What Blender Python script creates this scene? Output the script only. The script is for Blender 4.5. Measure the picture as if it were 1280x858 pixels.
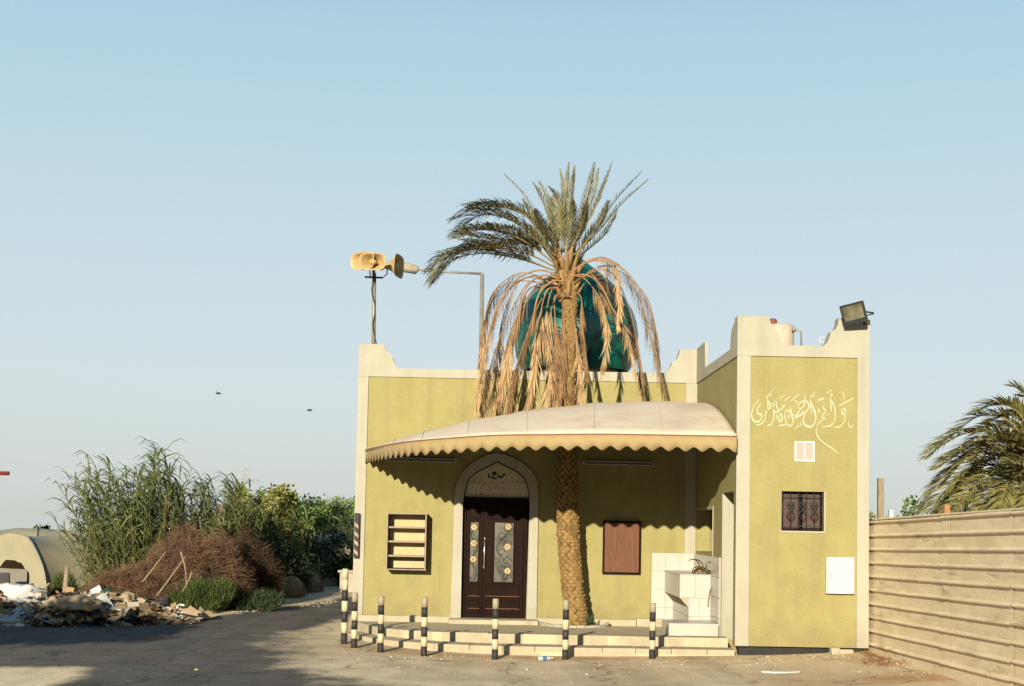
import bpy, bmesh, math, random
from math import sin, cos, pi, radians, sqrt, atan2, exp
from mathutils import Vector, Matrix, noise
from mathutils.geometry import tessellate_polygon
for o in list(bpy.data.objects): bpy.data.objects.remove(o)
SC = bpy.context.scene
COL = SC.collection
random.seed(7)

# ---------------------------------------------------------------- camera, sky, sun, exposure
EYE = 1.85
CAM_P, CAM_YAW, CAM_R = radians(3.5712), radians(0.8743), radians(1.1102)
cam = bpy.data.cameras.new('camera'); camo = bpy.data.objects.new('camera', cam); COL.objects.link(camo)
cam.sensor_width = 36; cam.lens = 1650/1280*36; cam.clip_end = 3000; cam.clip_start = .1
cam.shift_y = (551.18-429)/1280
camo.matrix_world = (Matrix.Translation((0, 0, EYE)) @ Matrix.Rotation(-CAM_YAW, 4, 'Z') @
                     Matrix.Rotation(pi/2+CAM_P, 4, 'X') @ Matrix.Rotation(CAM_R, 4, 'Z'))
SC.camera = camo
SUN_AZ_X, SUN_K = .27, .286          # light travels +Y, +X*.27 and falls .286 per metre of Y
travel = Vector((SUN_AZ_X, 1, -SUN_K)).normalized()
elev = math.asin(-travel.z)
w = bpy.data.worlds.new('World'); SC.world = w; w.use_nodes = True
nt = w.node_tree; nt.nodes.clear()
sky = nt.nodes.new('ShaderNodeTexSky'); sky.sky_type = 'NISHITA'; sky.sun_disc = False
sky.sun_elevation = elev; sky.sun_rotation = pi+atan2(SUN_AZ_X, 1)
sky.altitude = 0; sky.air_density = 1.0; sky.dust_density = 1.0; sky.ozone_density = 1.4
bg = nt.nodes.new('ShaderNodeBackground'); bg.inputs[1].default_value = .0575
# milky desert haze over the clear-sky model: pale at the horizon, deepening evenly to the zenith, the same all round
tcw = nt.nodes.new('ShaderNodeTexCoord'); sep = nt.nodes.new('ShaderNodeSeparateXYZ'); nt.links.new(tcw.outputs['Generated'], sep.inputs[0])
hr = nt.nodes.new('ShaderNodeValToRGB'); e = hr.color_ramp.elements
e[0].position = 0; e[0].color = (6.2, 6.55, 6.3, 1); e[1].position = 1; e[1].color = (.35, .9, 2.0, 1)
for p_, c_ in ((.10, (6.6, 7.4, 7.7, 1)), (.20, (6.0, 7.3, 7.9, 1)), (.36, (4.4, 6.6, 7.75, 1)), (.55, (1.3, 2.9, 4.7, 1))):
    q_ = e.new(p_); q_.color = c_
grade = nt.nodes.new('ShaderNodeMix'); grade.data_type = 'RGBA'; grade.inputs[0].default_value = .88
out = nt.nodes.new('ShaderNodeOutputWorld')
nt.links.new(sep.outputs[2], hr.inputs[0]); nt.links.new(sky.outputs[0], grade.inputs[6]); nt.links.new(hr.outputs[0], grade.inputs[7])
nt.links.new(grade.outputs[2], bg.inputs[0]); nt.links.new(bg.outputs[0], out.inputs[0])
sl = bpy.data.lights.new('sun', 'SUN'); sl.energy = 5.0; sl.angle = radians(.55); sl.color = (1, .89, .70)
so = bpy.data.objects.new('sun', sl); COL.objects.link(so)
so.rotation_euler = travel.to_track_quat('-Z', 'Y').to_euler(); so.location = (-10, -20, 20)
SC.view_settings.view_transform = 'Standard'; SC.view_settings.look = 'None'
SC.view_settings.exposure = .85; SC.view_settings.gamma = 1

# ---------------------------------------------------------------- measuring helpers (photo survey -> metres)
def ray(u, v):
    uu, vv = u-640, 551.18-v
    a = cos(CAM_R)*uu-sin(CAM_R)*vv; b = sin(CAM_R)*uu+cos(CAM_R)*vv
    x, z = a/1650, b/1650
    y, Z = cos(CAM_P)-sin(CAM_P)*z, sin(CAM_P)+cos(CAM_P)*z
    return Vector((cos(CAM_YAW)*x+sin(CAM_YAW)*y, -sin(CAM_YAW)*x+cos(CAM_YAW)*y, Z))
def at(u, v, Y):
    r = ray(u, v); return Vector((r.x/r.y*Y, Y, EYE+r.z/r.y*Y))
def sm(a, b, x):
    t = min(1, max(0, (x-a)/(b-a))); return t*t*(3-2*t)
def gz(x, y):
    z = -.085*exp(-((x-.8)/2.6)**2)*sm(14, 17, y)*(1-sm(20, 22, y))
    z += .07*sm(4, 6, x)*sm(12, 16, y)
    z += .02*noise.noise(Vector((x*.35, y*.35, 0)))
    if y > 60: z -= .0125*(y-60)*sm(60, 90, y)      # the land falls away gently beyond the gardens
    return z
def on_ground(u, v, dz=0):
    r = ray(u, v); z = 0
    for i in range(6):
        t = (z+dz-EYE)/r.z; z = gz(r.x*t, r.y*t)
    return Vector((r.x*t, r.y*t, z+dz))

# ---------------------------------------------------------------- mesh helpers
class MB:
    def __init__(s): s.v = []; s.f = []; s.sm = []
    def add(s, vs, fs, smooth=False):
        n = len(s.v); s.v += [tuple(p) for p in vs]
        s.f += [tuple(n+i for i in f) for f in fs]; s.sm += [smooth]*len(fs); return s
    def box(s, x0, x1, y0, y1, z0, z1, M=None):
        vs = [Vector(p) for p in ((x0,y0,z0),(x1,y0,z0),(x1,y1,z0),(x0,y1,z0),(x0,y0,z1),(x1,y0,z1),(x1,y1,z1),(x0,y1,z1))]
        if M: vs = [M @ p for p in vs]
        return s.add(vs, [(0,3,2,1),(4,5,6,7),(0,1,5,4),(1,2,6,5),(2,3,7,6),(3,0,4,7)])
    def tube(s, pts, rad, n=8, cap=True, smooth=True, sx=1.0):
        pts = [Vector(p) for p in pts]
        if not hasattr(rad, '__len__'): rad = [rad]*len(pts)
        up = None; rings = []
        for i, p in enumerate(pts):
            d = (pts[min(i+1, len(pts)-1)]-pts[max(i-1, 0)])
            d = d.normalized() if d.length > 1e-9 else Vector((0, 0, 1))
            if up is None:
                up = d.cross(Vector((0, 0, 1)) if abs(d.z) < .95 else Vector((0, 1, 0))).normalized()
            else:
                up = (up-d*up.dot(d)).normalized()
            q = d.cross(up)
            rings.append([p+up*(cos(2*pi*k/n)*rad[i]*sx)+q*(sin(2*pi*k/n)*rad[i]) for k in range(n)])
        vs = [x for r in rings for x in r]; fs = []
        for i in range(len(pts)-1):
            for k in range(n):
                fs.append((i*n+k, i*n+(k+1) % n, (i+1)*n+(k+1) % n, (i+1)*n+k))
        s.add(vs, fs, smooth)
        if cap:
            m = len(s.v)-len(vs)
            s.f += [tuple(m+k for k in reversed(range(n))), tuple(m+(len(pts)-1)*n+k for k in range(n))]; s.sm += [False]*2
        return s
    def lathe(s, prof, c, n=32, M=None, smooth=True, sq=(1, 1)):
        vs = []
        for r, z in prof:
            for k in range(n):
                p = Vector((r*cos(2*pi*k/n)*sq[0], r*sin(2*pi*k/n)*sq[1], z))
                vs.append((M @ p if M else p)+Vector(c))
        fs = [(i*n+k, i*n+(k+1) % n, (i+1)*n+(k+1) % n, (i+1)*n+k) for i in range(len(prof)-1) for k in range(n)]
        return s.add(vs, fs, smooth)
    def prism(s, outer, y0, y1, holes=(), plane='XZ', outer_rim=True):
        loops = [[Vector((a, b, 0)) for a, b in L] for L in [outer]+list(holes)]
        flat = [p for L in loops for p in L]; tri = tessellate_polygon(loops); N = len(flat)
        def mk(a, b, y): return Vector((a, y, b)) if plane == 'XZ' else (Vector((y, a, b)) if plane == 'YZ' else Vector((a, b, y)))
        vs = [mk(p.x, p.y, y0) for p in flat]+[mk(p.x, p.y, y1) for p in flat]
        fs = [tuple(t) for t in tri]+[tuple(i+N for i in reversed(t)) for t in tri]
        k = 0
        for L in loops:
            m = len(L)
            for i in range(m): fs.append((k+i, k+(i+1) % m, N+k+(i+1) % m, N+k+i))
            k += m
        return s.add(vs, fs)
    def build(s, name, mat, parent=None, bevel=0, fix=False):
        me = bpy.data.meshes.new(name)
        o = bpy.data.objects.new(name, me); COL.objects.link(o)
        off = Vector((0, 0, 0))
        if parent:
            o.parent = parent; q = parent
            while q: off += q.location; q = q.parent
            verts = [tuple(Vector(p)-off) for p in s.v]
        else:
            xs = [p[0] for p in s.v]; ys = [p[1] for p in s.v]; zs = [p[2] for p in s.v]
            off = Vector(((min(xs)+max(xs))/2, (min(ys)+max(ys))/2, min(zs)))
            o.location = off; verts = [tuple(Vector(p)-off) for p in s.v]
        me.from_pydata(verts, [], s.f)
        me.polygons.foreach_set('use_smooth', s.sm)
        if fix:
            b = bmesh.new(); b.from_mesh(me); bmesh.ops.recalc_face_normals(b, faces=b.faces); b.to_mesh(me); b.free()
        me.update()
        if mat: me.materials.append(mat)
        if bevel:
            m = o.modifiers.new('bevel', 'BEVEL'); m.width = bevel; m.segments = 2; m.limit_method = 'ANGLE'; m.angle_limit = radians(40)
        return o
def tag(o, label=None, cat=None, group=None, kind=None):
    if label: o['label'] = label
    if cat: o['category'] = cat
    if group: o['group'] = group
    if kind: o['kind'] = kind
    return o
def thing(name, loc, label, cat, group=None):
    o = bpy.data.objects.new(name, None); COL.objects.link(o); o.location = loc; o.empty_display_size = .2
    return tag(o, label, cat, group)
def rect(u0, v0, u1, v1, Y):
    a, b = at(u0, v0, Y), at(u1, v0, Y); c, d = at(u0, v1, Y), at(u1, v1, Y)
    return (a.x+c.x)/2, (b.x+d.x)/2, (c.z+d.z)/2, (a.z+b.z)/2   # x0,x1,z0,z1
def spline(pts, n=6):
    pts = [Vector(p) for p in pts]; P = [pts[0]*2-pts[1]]+pts+[pts[-1]*2-pts[-2]]; out = []
    for i in range(1, len(P)-2):
        for k in range(n):
            t = k/n; a, b, c, d = P[i-1], P[i], P[i+1], P[i+2]
            out.append(.5*((2*b)+(c-a)*t+(2*a-5*b+4*c-d)*t*t+(3*b-a-3*c+d)*t**3))
    return out+[pts[-1]]

# ---------------------------------------------------------------- materials
ALB = .56      # darkens every colour alike; with raised exposure, bounced light in shade drops
def mat(name, c1, c2=None, scale=4, rough=.85, bump=0, bscale=80, c3=None, s3=.6, t3=.55, metal=0, spec=.3, detail=6, stretch=(1,1,1), trans=0, grain=0, coat=0, wear=0):
    m = bpy.data.materials.new(name); m.use_nodes = True; t = m.node_tree; N = t.nodes; L = t.links
    b = N['Principled BSDF']; b.inputs['Roughness'].default_value = rough; b.inputs['Metallic'].default_value = metal
    b.inputs['Specular IOR Level'].default_value = spec; b.inputs['Coat Weight'].default_value = coat
    tc = N.new('ShaderNodeTexCoord'); mp = N.new('ShaderNodeMapping'); mp.inputs['Scale'].default_value = stretch
    L.new(tc.outputs['Object'], mp.inputs[0])
    c2 = c2 or c1
    c1, c2 = tuple(x*ALB for x in c1), tuple(x*ALB for x in c2)
    if c3: c3 = tuple(x*ALB for x in c3)
    n = N.new('ShaderNodeTexNoise'); n.inputs['Scale'].default_value = scale; n.inputs['Detail'].default_value = detail; n.inputs['Roughness'].default_value = .65
    L.new(mp.outputs[0], n.inputs[0])
    r = N.new('ShaderNodeValToRGB'); r.color_ramp.elements[0].position = .35; r.color_ramp.elements[1].position = .65
    r.color_ramp.elements[0].color = (*c1, 1); r.color_ramp.elements[1].color = (*c2, 1)
    L.new(n.outputs[0], r.inputs[0]); cur = r.outputs[0]
    if c3:
        n3 = N.new('ShaderNodeTexNoise'); n3.inputs['Scale'].default_value = s3; n3.inputs['Detail'].default_value = 8; n3.inputs['Roughness'].default_value = .7
        L.new(mp.outputs[0], n3.inputs[0])
        r3 = N.new('ShaderNodeValToRGB'); r3.color_ramp.elements[0].position = t3; r3.color_ramp.elements[1].position = min(1, t3+.18)
        r3.color_ramp.elements[0].color = (0,0,0,1); r3.color_ramp.elements[1].color = (1,1,1,1)
        L.new(n3.outputs[0], r3.inputs[0])
        mx = N.new('ShaderNodeMix'); mx.data_type = 'RGBA'; L.new(r3.outputs[0], mx.inputs[0]); L.new(cur, mx.inputs[6]); mx.inputs[7].default_value = (*c3, 1)
        cur = mx.outputs[2]
    if wear:     # rain streaks running down and dust splashed up from the ground, irregular
        mw = N.new('ShaderNodeMapping'); mw.inputs['Scale'].default_value = (5, 5, .45); L.new(tc.outputs['Object'], mw.inputs[0])
        nw = N.new('ShaderNodeTexNoise'); nw.inputs['Scale'].default_value = 1; nw.inputs['Detail'].default_value = 7; L.new(mw.outputs[0], nw.inputs[0])
        rw = N.new('ShaderNodeMapRange'); rw.inputs[1].default_value = .5; rw.inputs[2].default_value = .75; rw.inputs[3].default_value = 0; rw.inputs[4].default_value = wear; L.new(nw.outputs[0], rw.inputs[0])
        sz = N.new('ShaderNodeSeparateXYZ'); L.new(tc.outputs['Object'], sz.inputs[0])
        nb_ = N.new('ShaderNodeTexNoise'); nb_.inputs['Scale'].default_value = 3.5; nb_.inputs['Detail'].default_value = 7; L.new(tc.outputs['Object'], nb_.inputs[0])
        ad_ = N.new('ShaderNodeMath'); ad_.operation = 'MULTIPLY_ADD'; L.new(nb_.outputs[0], ad_.inputs[0]); ad_.inputs[1].default_value = -1.3; L.new(sz.outputs[2], ad_.inputs[2])
        rb_ = N.new('ShaderNodeMapRange'); rb_.inputs[1].default_value = -.55; rb_.inputs[2].default_value = -.05; rb_.inputs[3].default_value = wear*1.3; rb_.inputs[4].default_value = 0; L.new(ad_.outputs[0], rb_.inputs[0])
        mm_ = N.new('ShaderNodeMath'); mm_.operation = 'MAXIMUM'; L.new(rw.outputs[0], mm_.inputs[0]); L.new(rb_.outputs[0], mm_.inputs[1])
        mx = N.new('ShaderNodeMix'); mx.data_type = 'RGBA'; L.new(mm_.outputs[0], mx.inputs[0]); L.new(cur, mx.inputs[6]); mx.inputs[7].default_value = (.23*ALB/.78, .175*ALB/.78, .10*ALB/.78, 1); cur = mx.outputs[2]
    if grain:
        ng = N.new('ShaderNodeTexNoise'); ng.inputs['Scale'].default_value = bscale; ng.inputs['Detail'].default_value = 3
        L.new(mp.outputs[0], ng.inputs[0])
        mr = N.new('ShaderNodeMapRange'); mr.inputs[1].default_value = .3; mr.inputs[2].default_value = .7; mr.inputs[3].default_value = 1-grain; mr.inputs[4].default_value = 1+grain
        L.new(ng.outputs[0], mr.inputs[0])
        mg = N.new('ShaderNodeVectorMath'); mg.operation = 'SCALE'; L.new(cur, mg.inputs[0]); L.new(mr.outputs[0], mg.inputs[3]); cur = mg.outputs[0]
    L.new(cur, b.inputs['Base Color'])
    if bump:
        nb = N.new('ShaderNodeTexNoise'); nb.inputs['Scale'].default_value = bscale; nb.inputs['Detail'].default_value = 5
        L.new(mp.outputs[0], nb.inputs[0]); bp = N.new('ShaderNodeBump'); bp.inputs['Strength'].default_value = min(1, bump*1.0); bp.inputs['Distance'].default_value = .02
        L.new(nb.outputs[0], bp.inputs['Height']); L.new(bp.outputs[0], b.inputs['Normal'])
    if trans:
        tr = N.new('ShaderNodeBsdfTranslucent'); L.new(cur, tr.inputs[0]); ms = N.new('ShaderNodeMixShader'); ms.inputs[0].default_value = trans
        L.new(b.outputs[0], ms.inputs[1]); L.new(tr.outputs[0], ms.inputs[2]); L.new(ms.outputs[0], N['Material Output'].inputs[0])
    return m
m_olive = mat('olive_stucco', (.42,.368,.142), (.475,.418,.17), 3, .9, .55, 55, c3=(.39,.335,.135), s3=1.1, t3=.56, grain=.10, wear=.30)
m_cream = mat('cream_stucco', (.545,.515,.395), (.585,.555,.435), 3, .9, .35, 60, c3=(.48,.46,.375), s3=.9, t3=.6, grain=.05, wear=.22)
m_creamd = mat('worn_cream_stucco', (.62,.56,.40), (.54,.48,.33), 4, .9, .4, 60, c3=(.42,.34,.21), s3=1.6, t3=.58, grain=.08)
m_tile = mat('white_glazed_tile', (.62,.585,.50), (.67,.635,.55), 2, .35, .05, 30, spec=.4, c3=(.54,.47,.35), s3=2.5, t3=.66)
m_grout = mat('tile_grout', (.50,.45,.36), (.56,.51,.42), 8, .9)
m_stone = mat('sand_stone_block', (.55,.46,.30), (.64,.55,.38), 5, .9, .3, 70, c3=(.50,.37,.2), s3=1.3, t3=.56, grain=.1)
m_pave = mat('dusty_paving', (.68,.57,.36), (.80,.69,.45), 2.2, .95, .3, 60, c3=(.56,.43,.25), s3=1, t3=.56, grain=.12)
m_dark = mat('dark_varnished_wood', (.012,.004,.002), (.020,.007,.003), 3, .5, .1, 40, spec=.05, stretch=(4,4,.6))
m_redw = mat('red_brown_wood', (.135,.045,.016), (.235,.082,.032), 3.5, .6, .2, 30, stretch=(9,9,.7), c3=(.09,.035,.02), s3=3, t3=.55)
m_blackp = mat('black_paint', (.018,.017,.016), (.035,.033,.03), 10, .6, .2, 60)
m_bandk = mat('chipped_black_paint', (.03,.028,.026), (.05,.045,.04), 14, .6, .2, 60, c3=(.35,.30,.2), s3=14, t3=.60)
m_bandw = mat('chipped_cream_paint', (.78,.70,.45), (.70,.62,.40), 12, .7, .2, 60, c3=(.08,.07,.06), s3=16, t3=.68)
m_bandy = mat('faded_grey_paint', (.42,.37,.26), (.55,.47,.3), 12, .7, .2, 60, c3=(.15,.12,.08), s3=16, t3=.62)
m_glass = mat('dusty_patterned_glass', (.10,.10,.08), (.24,.23,.18), 5, .15, .1, 40, spec=.6)
m_gold = mat('gold_flower_enamel', (.52,.36,.17), (.70,.55,.30), 30, .4, 0, spec=.5)
m_shut = mat('brown_window_shutter', (.075,.04,.03), (.12,.065,.05), 5, .6)
m_chrome = mat('worn_chrome', (1,.97,.9), None, 4, .25, metal=.9)
m_iron = mat('black_iron', (.02,.02,.02), (.04,.035,.03), 20, .5, .1)
m_brass = mat('old_brass', (.12,.08,.035), (.2,.14,.07), 30, .35, metal=.8)
m_canvas = mat('awning_canvas', (.88,.75,.57), (.97,.83,.64), 1.3, .85, .12, 150, c3=(.74,.61,.45), s3=.8, t3=.5, grain=.04)
m_valance = mat('valance_canvas', (.46,.34,.155), (.52,.39,.19), 2.5, .85, .15, 120, c3=(.52,.37,.18), s3=1.5, t3=.52, grain=.05)
m_dark_under = mat('shade_darkened_awning_underside', (.035,.03,.022), (.06,.05,.035), 3, .9)  # underside coloured dark so less bounced light reaches the shaded wall
m_piping = mat('orange_trim_cord', (.30,.13,.05), None, 5, .8)
m_trunk = mat('palm_trunk_boot', (.31,.19,.07), (.47,.30,.11), 7, .95, .6, 45, c3=(.22,.12,.04), s3=4, t3=.52, grain=.15)
m_trunkc = mat('palm_trunk_core', (.10,.055,.03), (.17,.10,.05), 9, .95, .5, 50)
m_frond = mat('palm_leaflet', (.055,.062,.02), (.32,.285,.10), 3.5, .55, 0, spec=.4, c3=(.48,.41,.16), s3=3.0, t3=.55, trans=.1)  # contrasting tones carry leaflet highlights and the crown's dark shading
m_frond2 = mat('far_palm_leaflet', (.16,.17,.045), (.52,.45,.15), 3, .55, 0, spec=.45, c3=(.26,.22,.06), s3=1.3, t3=.52, trans=.15)
m_rachis = mat('palm_rachis', (.35,.28,.10), (.42,.30,.12), 4, .6)
m_dead = mat('dead_palm_leaflet', (.56,.35,.16), (.80,.56,.29), 9, .8, 0, c3=(.18,.09,.045), s3=2.6, t3=.52, trans=.12)
m_dead2 = mat('dark_dead_palm_leaflet', (.22,.12,.055), (.40,.24,.11), 9, .85, 0, c3=(.10,.055,.03), s3=2.6, t3=.52)
m_deadr = mat('dead_palm_rachis', (.36,.19,.08), (.52,.31,.14), 4, .7)
m_plast = mat('beige_horn_plastic', (.62,.42,.16), (.74,.54,.26), 6, .5, spec=.4)
m_galv = mat('galvanised_pole', (.34,.31,.24), (.45,.41,.33), 6, .5, .1, metal=.3)
m_white = mat('white_painted_metal', (.80,.78,.70), (.84,.82,.74), 4, .5, spec=.4, c3=(.6,.55,.45), s3=3, t3=.68)
m_pink = mat('pinkish_shutter', (.55,.45,.36), (.60,.5,.41), 8, .8)
m_tank = mat('faded_tank_plastic', (.66,.52,.38), (.72,.6,.46), 4, .6)
m_lens = mat('floodlight_glass', (.09,.085,.05), (.30,.28,.18), 3, .12, spec=.8)
m_glint = mat('painted_lens_glint', (.75,.72,.6), None, 4, .2, metal=.8)
m_fence = mat('rusty_galvanised_sheet', (.95,.77,.49), (1.18,.98,.66), 2.6, .7, .25, 60, c3=(.40,.25,.12), s3=1.6, t3=.55, grain=.16, stretch=(1,.5,3))
m_fenced = mat('rusty_sheet_post', (.42,.20,.07), (.52,.30,.13), 8, .8, .3)
m_wood = mat('weathered_wood', (.36,.27,.17), (.46,.36,.24), 6, .9, .4, 40, stretch=(6,6,1))
m_reed = mat('reed_leaf', (.10,.15,.045), (.30,.33,.11), 2.5, .6, 0, c3=(.48,.41,.17), s3=2.1, t3=.58, trans=.15)
m_reeds = mat('reed_stem', (.11,.12,.045), (.24,.19,.08), 4, .7)
m_plume = mat('reed_plume', (.35,.26,.15), (.45,.34,.21), 6, .9)
m_dry = mat('dry_red_twigs', (.14,.075,.042), (.32,.19,.105), 2.2, .9, 0, c3=(.07,.045,.028), s3=1.3, t3=.52)
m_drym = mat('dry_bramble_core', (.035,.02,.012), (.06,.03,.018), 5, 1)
m_straw = mat('straw', (.34,.25,.14), (.46,.36,.22), 6, .9)
m_bush = mat('low_green_foliage', (.05,.085,.018), (.12,.16,.035), 6, .7, 0, c3=(.12,.13,.03), s3=4, t3=.6)
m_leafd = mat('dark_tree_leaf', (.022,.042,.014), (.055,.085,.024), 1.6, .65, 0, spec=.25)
m_leafg = mat('mid_tree_leaf', (.10,.20,.04), (.24,.35,.08), 1.4, .6, 0, c3=(.16,.18,.045), s3=1.2, t3=.56, trans=.1)
m_leafy = mat('yellow_tree_leaf', (.26,.28,.06), (.46,.42,.09), 1.6, .6, 0, trans=.15)
m_bark = mat('grey_bark', (.10,.075,.05), (.18,.13,.09), 8, .9, .4)
m_poly = mat('dusty_polythene', (.40,.36,.23), (.50,.45,.30), 1.3, .5, .1, 20, c3=(.36,.36,.22), s3=1.4, t3=.5, spec=.4)
m_polyg = mat('grey_green_polythene', (.24,.25,.19), (.36,.36,.27), 1.8, .5, .1, 20, c3=(.24,.30,.12), s3=2.4, t3=.55, spec=.4)
m_gcloth = mat('grey_sheet_cloth', (.25,.22,.18), (.34,.3,.24), 3, .9)  # grey for the sheet behind the black panels
m_wpl = mat('white_plastic_litter', (.72,.70,.66), (.82,.80,.75), 6, .5)
m_bpl = mat('bluish_plastic_litter', (.50,.56,.56), (.66,.70,.68), 6, .5)
m_gpl = mat('green_plastic_litter', (.02,.11,.075), (.04,.17,.11), 6, .5)
m_card = mat('brown_cardboard', (.42,.27,.13), (.54,.37,.2), 5, .9)
m_rust = mat('rust_brown_scrap', (.20,.07,.03), (.30,.12,.05), 6, .8)
m_orange = mat('orange_scrap', (.50,.19,.04), (.60,.26,.07), 6, .7)
m_sack = mat('sandy_sacking', (.48,.36,.22), (.58,.45,.29), 4, .95, .5, 30, c3=(.38,.27,.16), s3=3, t3=.5)
m_blk = mat('black_scrap', (.012,.012,.012), (.03,.028,.025), 4, .6)
m_concr = mat('pale_concrete', (.55,.48,.35), (.65,.57,.42), 4, .9, .3, c3=(.4,.33,.22), s3=2, t3=.5)
m_red = mat('red_paint', (.35,.05,.03), None, 3, .5)
m_bird = mat('dark_feather', (.05,.03,.025), (.08,.05,.04), 20, .8)
m_paint = mat('pale_yellow_lettering', (.76,.72,.46), (.84,.80,.55), 20, .8)
m_sign = mat('faded_sign_film', (.80,.68,.48), (.92,.82,.60), 5, .6, c3=(.42,.30,.18), s3=2.5, t3=.55)
m_ink = mat('sign_ink', (.03,.025,.02), None, 3, .7)
m_ink2 = mat('faded_sign_ink', (.26,.20,.12), None, 3, .7)
m_dsoil = mat('dark_rubbish_soil', (.07,.055,.035), (.14,.10,.06), 5, .95, .5, 30, c3=(.22,.16,.09), s3=3, t3=.55)
m_chev = mat('faded_orange_reflector', (.42,.22,.13), (.62,.42,.28), 9, .5)
def dome_material():
    m = mat('teal_marbled_dome', (.0,.06,.045), (.0,.17,.12), 1.4, .28, 0, spec=.5)
    N = m.node_tree.nodes; L = m.node_tree.links
    n = [x for x in N if x.type == 'TEX_NOISE'][0]; n.inputs['Distortion'].default_value = 2.6; n.inputs['Detail'].default_value = 4
    r = [x for x in N if x.type == 'VALTORGB'][0].color_ramp
    r.elements[0].position = .42; r.elements[1].position = .60; e = r.elements.new(.5); e.color = (.0,.085,.062,1)
    return m
m_dome = dome_material()
def ground_material(name, road):
    m = bpy.data.materials.new(name); m.use_nodes = True; N = m.node_tree.nodes; L = m.node_tree.links
    b = N['Principled BSDF']; b.inputs['Roughness'].default_value = .95; b.inputs['Specular IOR Level'].default_value = .2
    g = N.new('ShaderNodeNewGeometry')
    def nz(s, d=6, r=.65, v=None):
        n = N.new('ShaderNodeTexNoise'); n.inputs['Scale'].default_value = s; n.inputs['Detail'].default_value = d; n.inputs['Roughness'].default_value = r
        L.new(v or g.outputs['Position'], n.inputs[0]); return n.outputs[0]
    def ramp(i, stops):
        r = N.new('ShaderNodeValToRGB'); e = r.color_ramp.elements
        e[0].position = stops[0][0]; e[0].color = (*stops[0][1], 1); e[1].position = stops[-1][0]; e[1].color = (*stops[-1][1], 1)
        for p, c in stops[1:-1]: q = e.new(p); q.color = (*c, 1)
        L.new(i, r.inputs[0]); return r.outputs[0]
    def mix(f, a, c, bt='MIX'):
        x = N.new('ShaderNodeMix'); x.data_type = 'RGBA'; x.blend_type = bt
        if isinstance(f, float): x.inputs[0].default_value = f
        else: L.new(f, x.inputs[0])
        L.new(a, x.inputs[6]); L.new(c, x.inputs[7]); return x.outputs[2]
    sand = ramp(nz(.9, 8), [(.3, (.46,.345,.20)), (.5, (.58,.46,.29)), (.7, (.70,.58,.39))])
    orange = ramp(nz(2.5), [(.4, (.40,.20,.07)), (.6, (.45,.26,.11))])
    att = N.new('ShaderNodeAttribute'); att.attribute_name = 'rust'
    sand = mix(att.outputs['Fac'], sand, orange)
    dusty = ramp(nz(1.2, 8), [(.3, (.58,.46,.285)), (.7, (.80,.655,.42))])
    asph = ramp(nz(1.7, 8, .7), [(.3, (.070,.064,.055)), (.7, (.135,.12,.10))])
    ar = N.new('ShaderNodeAttribute'); ar.attribute_name = 'road'
    ad = N.new('ShaderNodeAttribute'); ad.attribute_name = 'dust'
    def pert(a, s, amt):
        n = nz(s, 8, .7); x = N.new('ShaderNodeMath'); x.operation = 'MULTIPLY_ADD'; L.new(n, x.inputs[0]); x.inputs[1].default_value = amt
        y = N.new('ShaderNodeMath'); y.operation = 'SUBTRACT'; L.new(a, y.inputs[0]); y.inputs[1].default_value = amt/2; L.new(y.outputs[0], x.inputs[2])
        z = N.new('ShaderNodeMapRange'); z.inputs[1].default_value = .35; z.inputs[2].default_value = .65; z.clamp = True; L.new(x.outputs[0], z.inputs[0]); return z.outputs[0]
    col = mix(pert(ad.outputs['Fac'], 1.1, .9), sand, dusty)
    col = mix(pert(ar.outputs['Fac'], 1.1, 1.0), col, asph)
    mpt = N.new('ShaderNodeMapping'); mpt.inputs['Scale'].default_value = (1.6, .16, 1); mpt.inputs['Rotation'].default_value = (0, 0, -.18); L.new(g.outputs['Position'], mpt.inputs[0])
    tyre = ramp(nz(1.3, 5, .6, mpt.outputs[0]), [(.42, (1, 1, 1)), (.62, (.84, .84, .85))]); col = mix(1.0, col, tyre, 'MULTIPLY')
    vo = N.new('ShaderNodeTexVoronoi'); vo.feature = 'DISTANCE_TO_EDGE'; vo.inputs['Scale'].default_value = .42
    nc = N.new('ShaderNodeTexNoise'); nc.inputs['Scale'].default_value = 1.4; nc.inputs['Detail'].default_value = 6; L.new(g.outputs['Position'], nc.inputs[0])
    sc_ = N.new('ShaderNodeVectorMath'); sc_.operation = 'MULTIPLY_ADD'; L.new(nc.outputs['Color'], sc_.inputs[0]); sc_.inputs[1].default_value = (1.2, 1.2, 0); L.new(g.outputs['Position'], sc_.inputs[2]); L.new(sc_.outputs[0], vo.inputs['Vector'])
    crk = ramp(vo.outputs[0], [(.0, (.45, .45, .45)), (.012, (1, 1, 1))]); col = mix(1.0, col, crk, 'MULTIPLY')
    fine = ramp(nz(38, 4, .85), [(.3, (.62,.62,.62)), (.7, (1.38,1.38,1.38))])
    col = mix(1.0, col, fine, 'MULTIPLY')
    spk = ramp(nz(19, 2, .5), [(.68, (0,0,0)), (.74, (.6,.6,.6))])
    pal = N.new('ShaderNodeRGB'); pal.outputs[0].default_value = (.46,.38,.26,1)
    col = mix(spk, col, pal.outputs[0])
    kk = N.new('ShaderNodeVectorMath'); kk.operation = 'SCALE'; L.new(col, kk.inputs[0]); kk.inputs[3].default_value = 1.0
    L.new(kk.outputs[0], b.inputs['Base Color'])
    bp = N.new('ShaderNodeBump'); bp.inputs['Strength'].default_value = .5; bp.inputs['Distance'].default_value = .03
    L.new(nz(26, 6, .7), bp.inputs['Height']); L.new(bp.outputs[0], b.inputs['Normal'])
    return m
m_ground = ground_material('sandy_ground', False)

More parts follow.
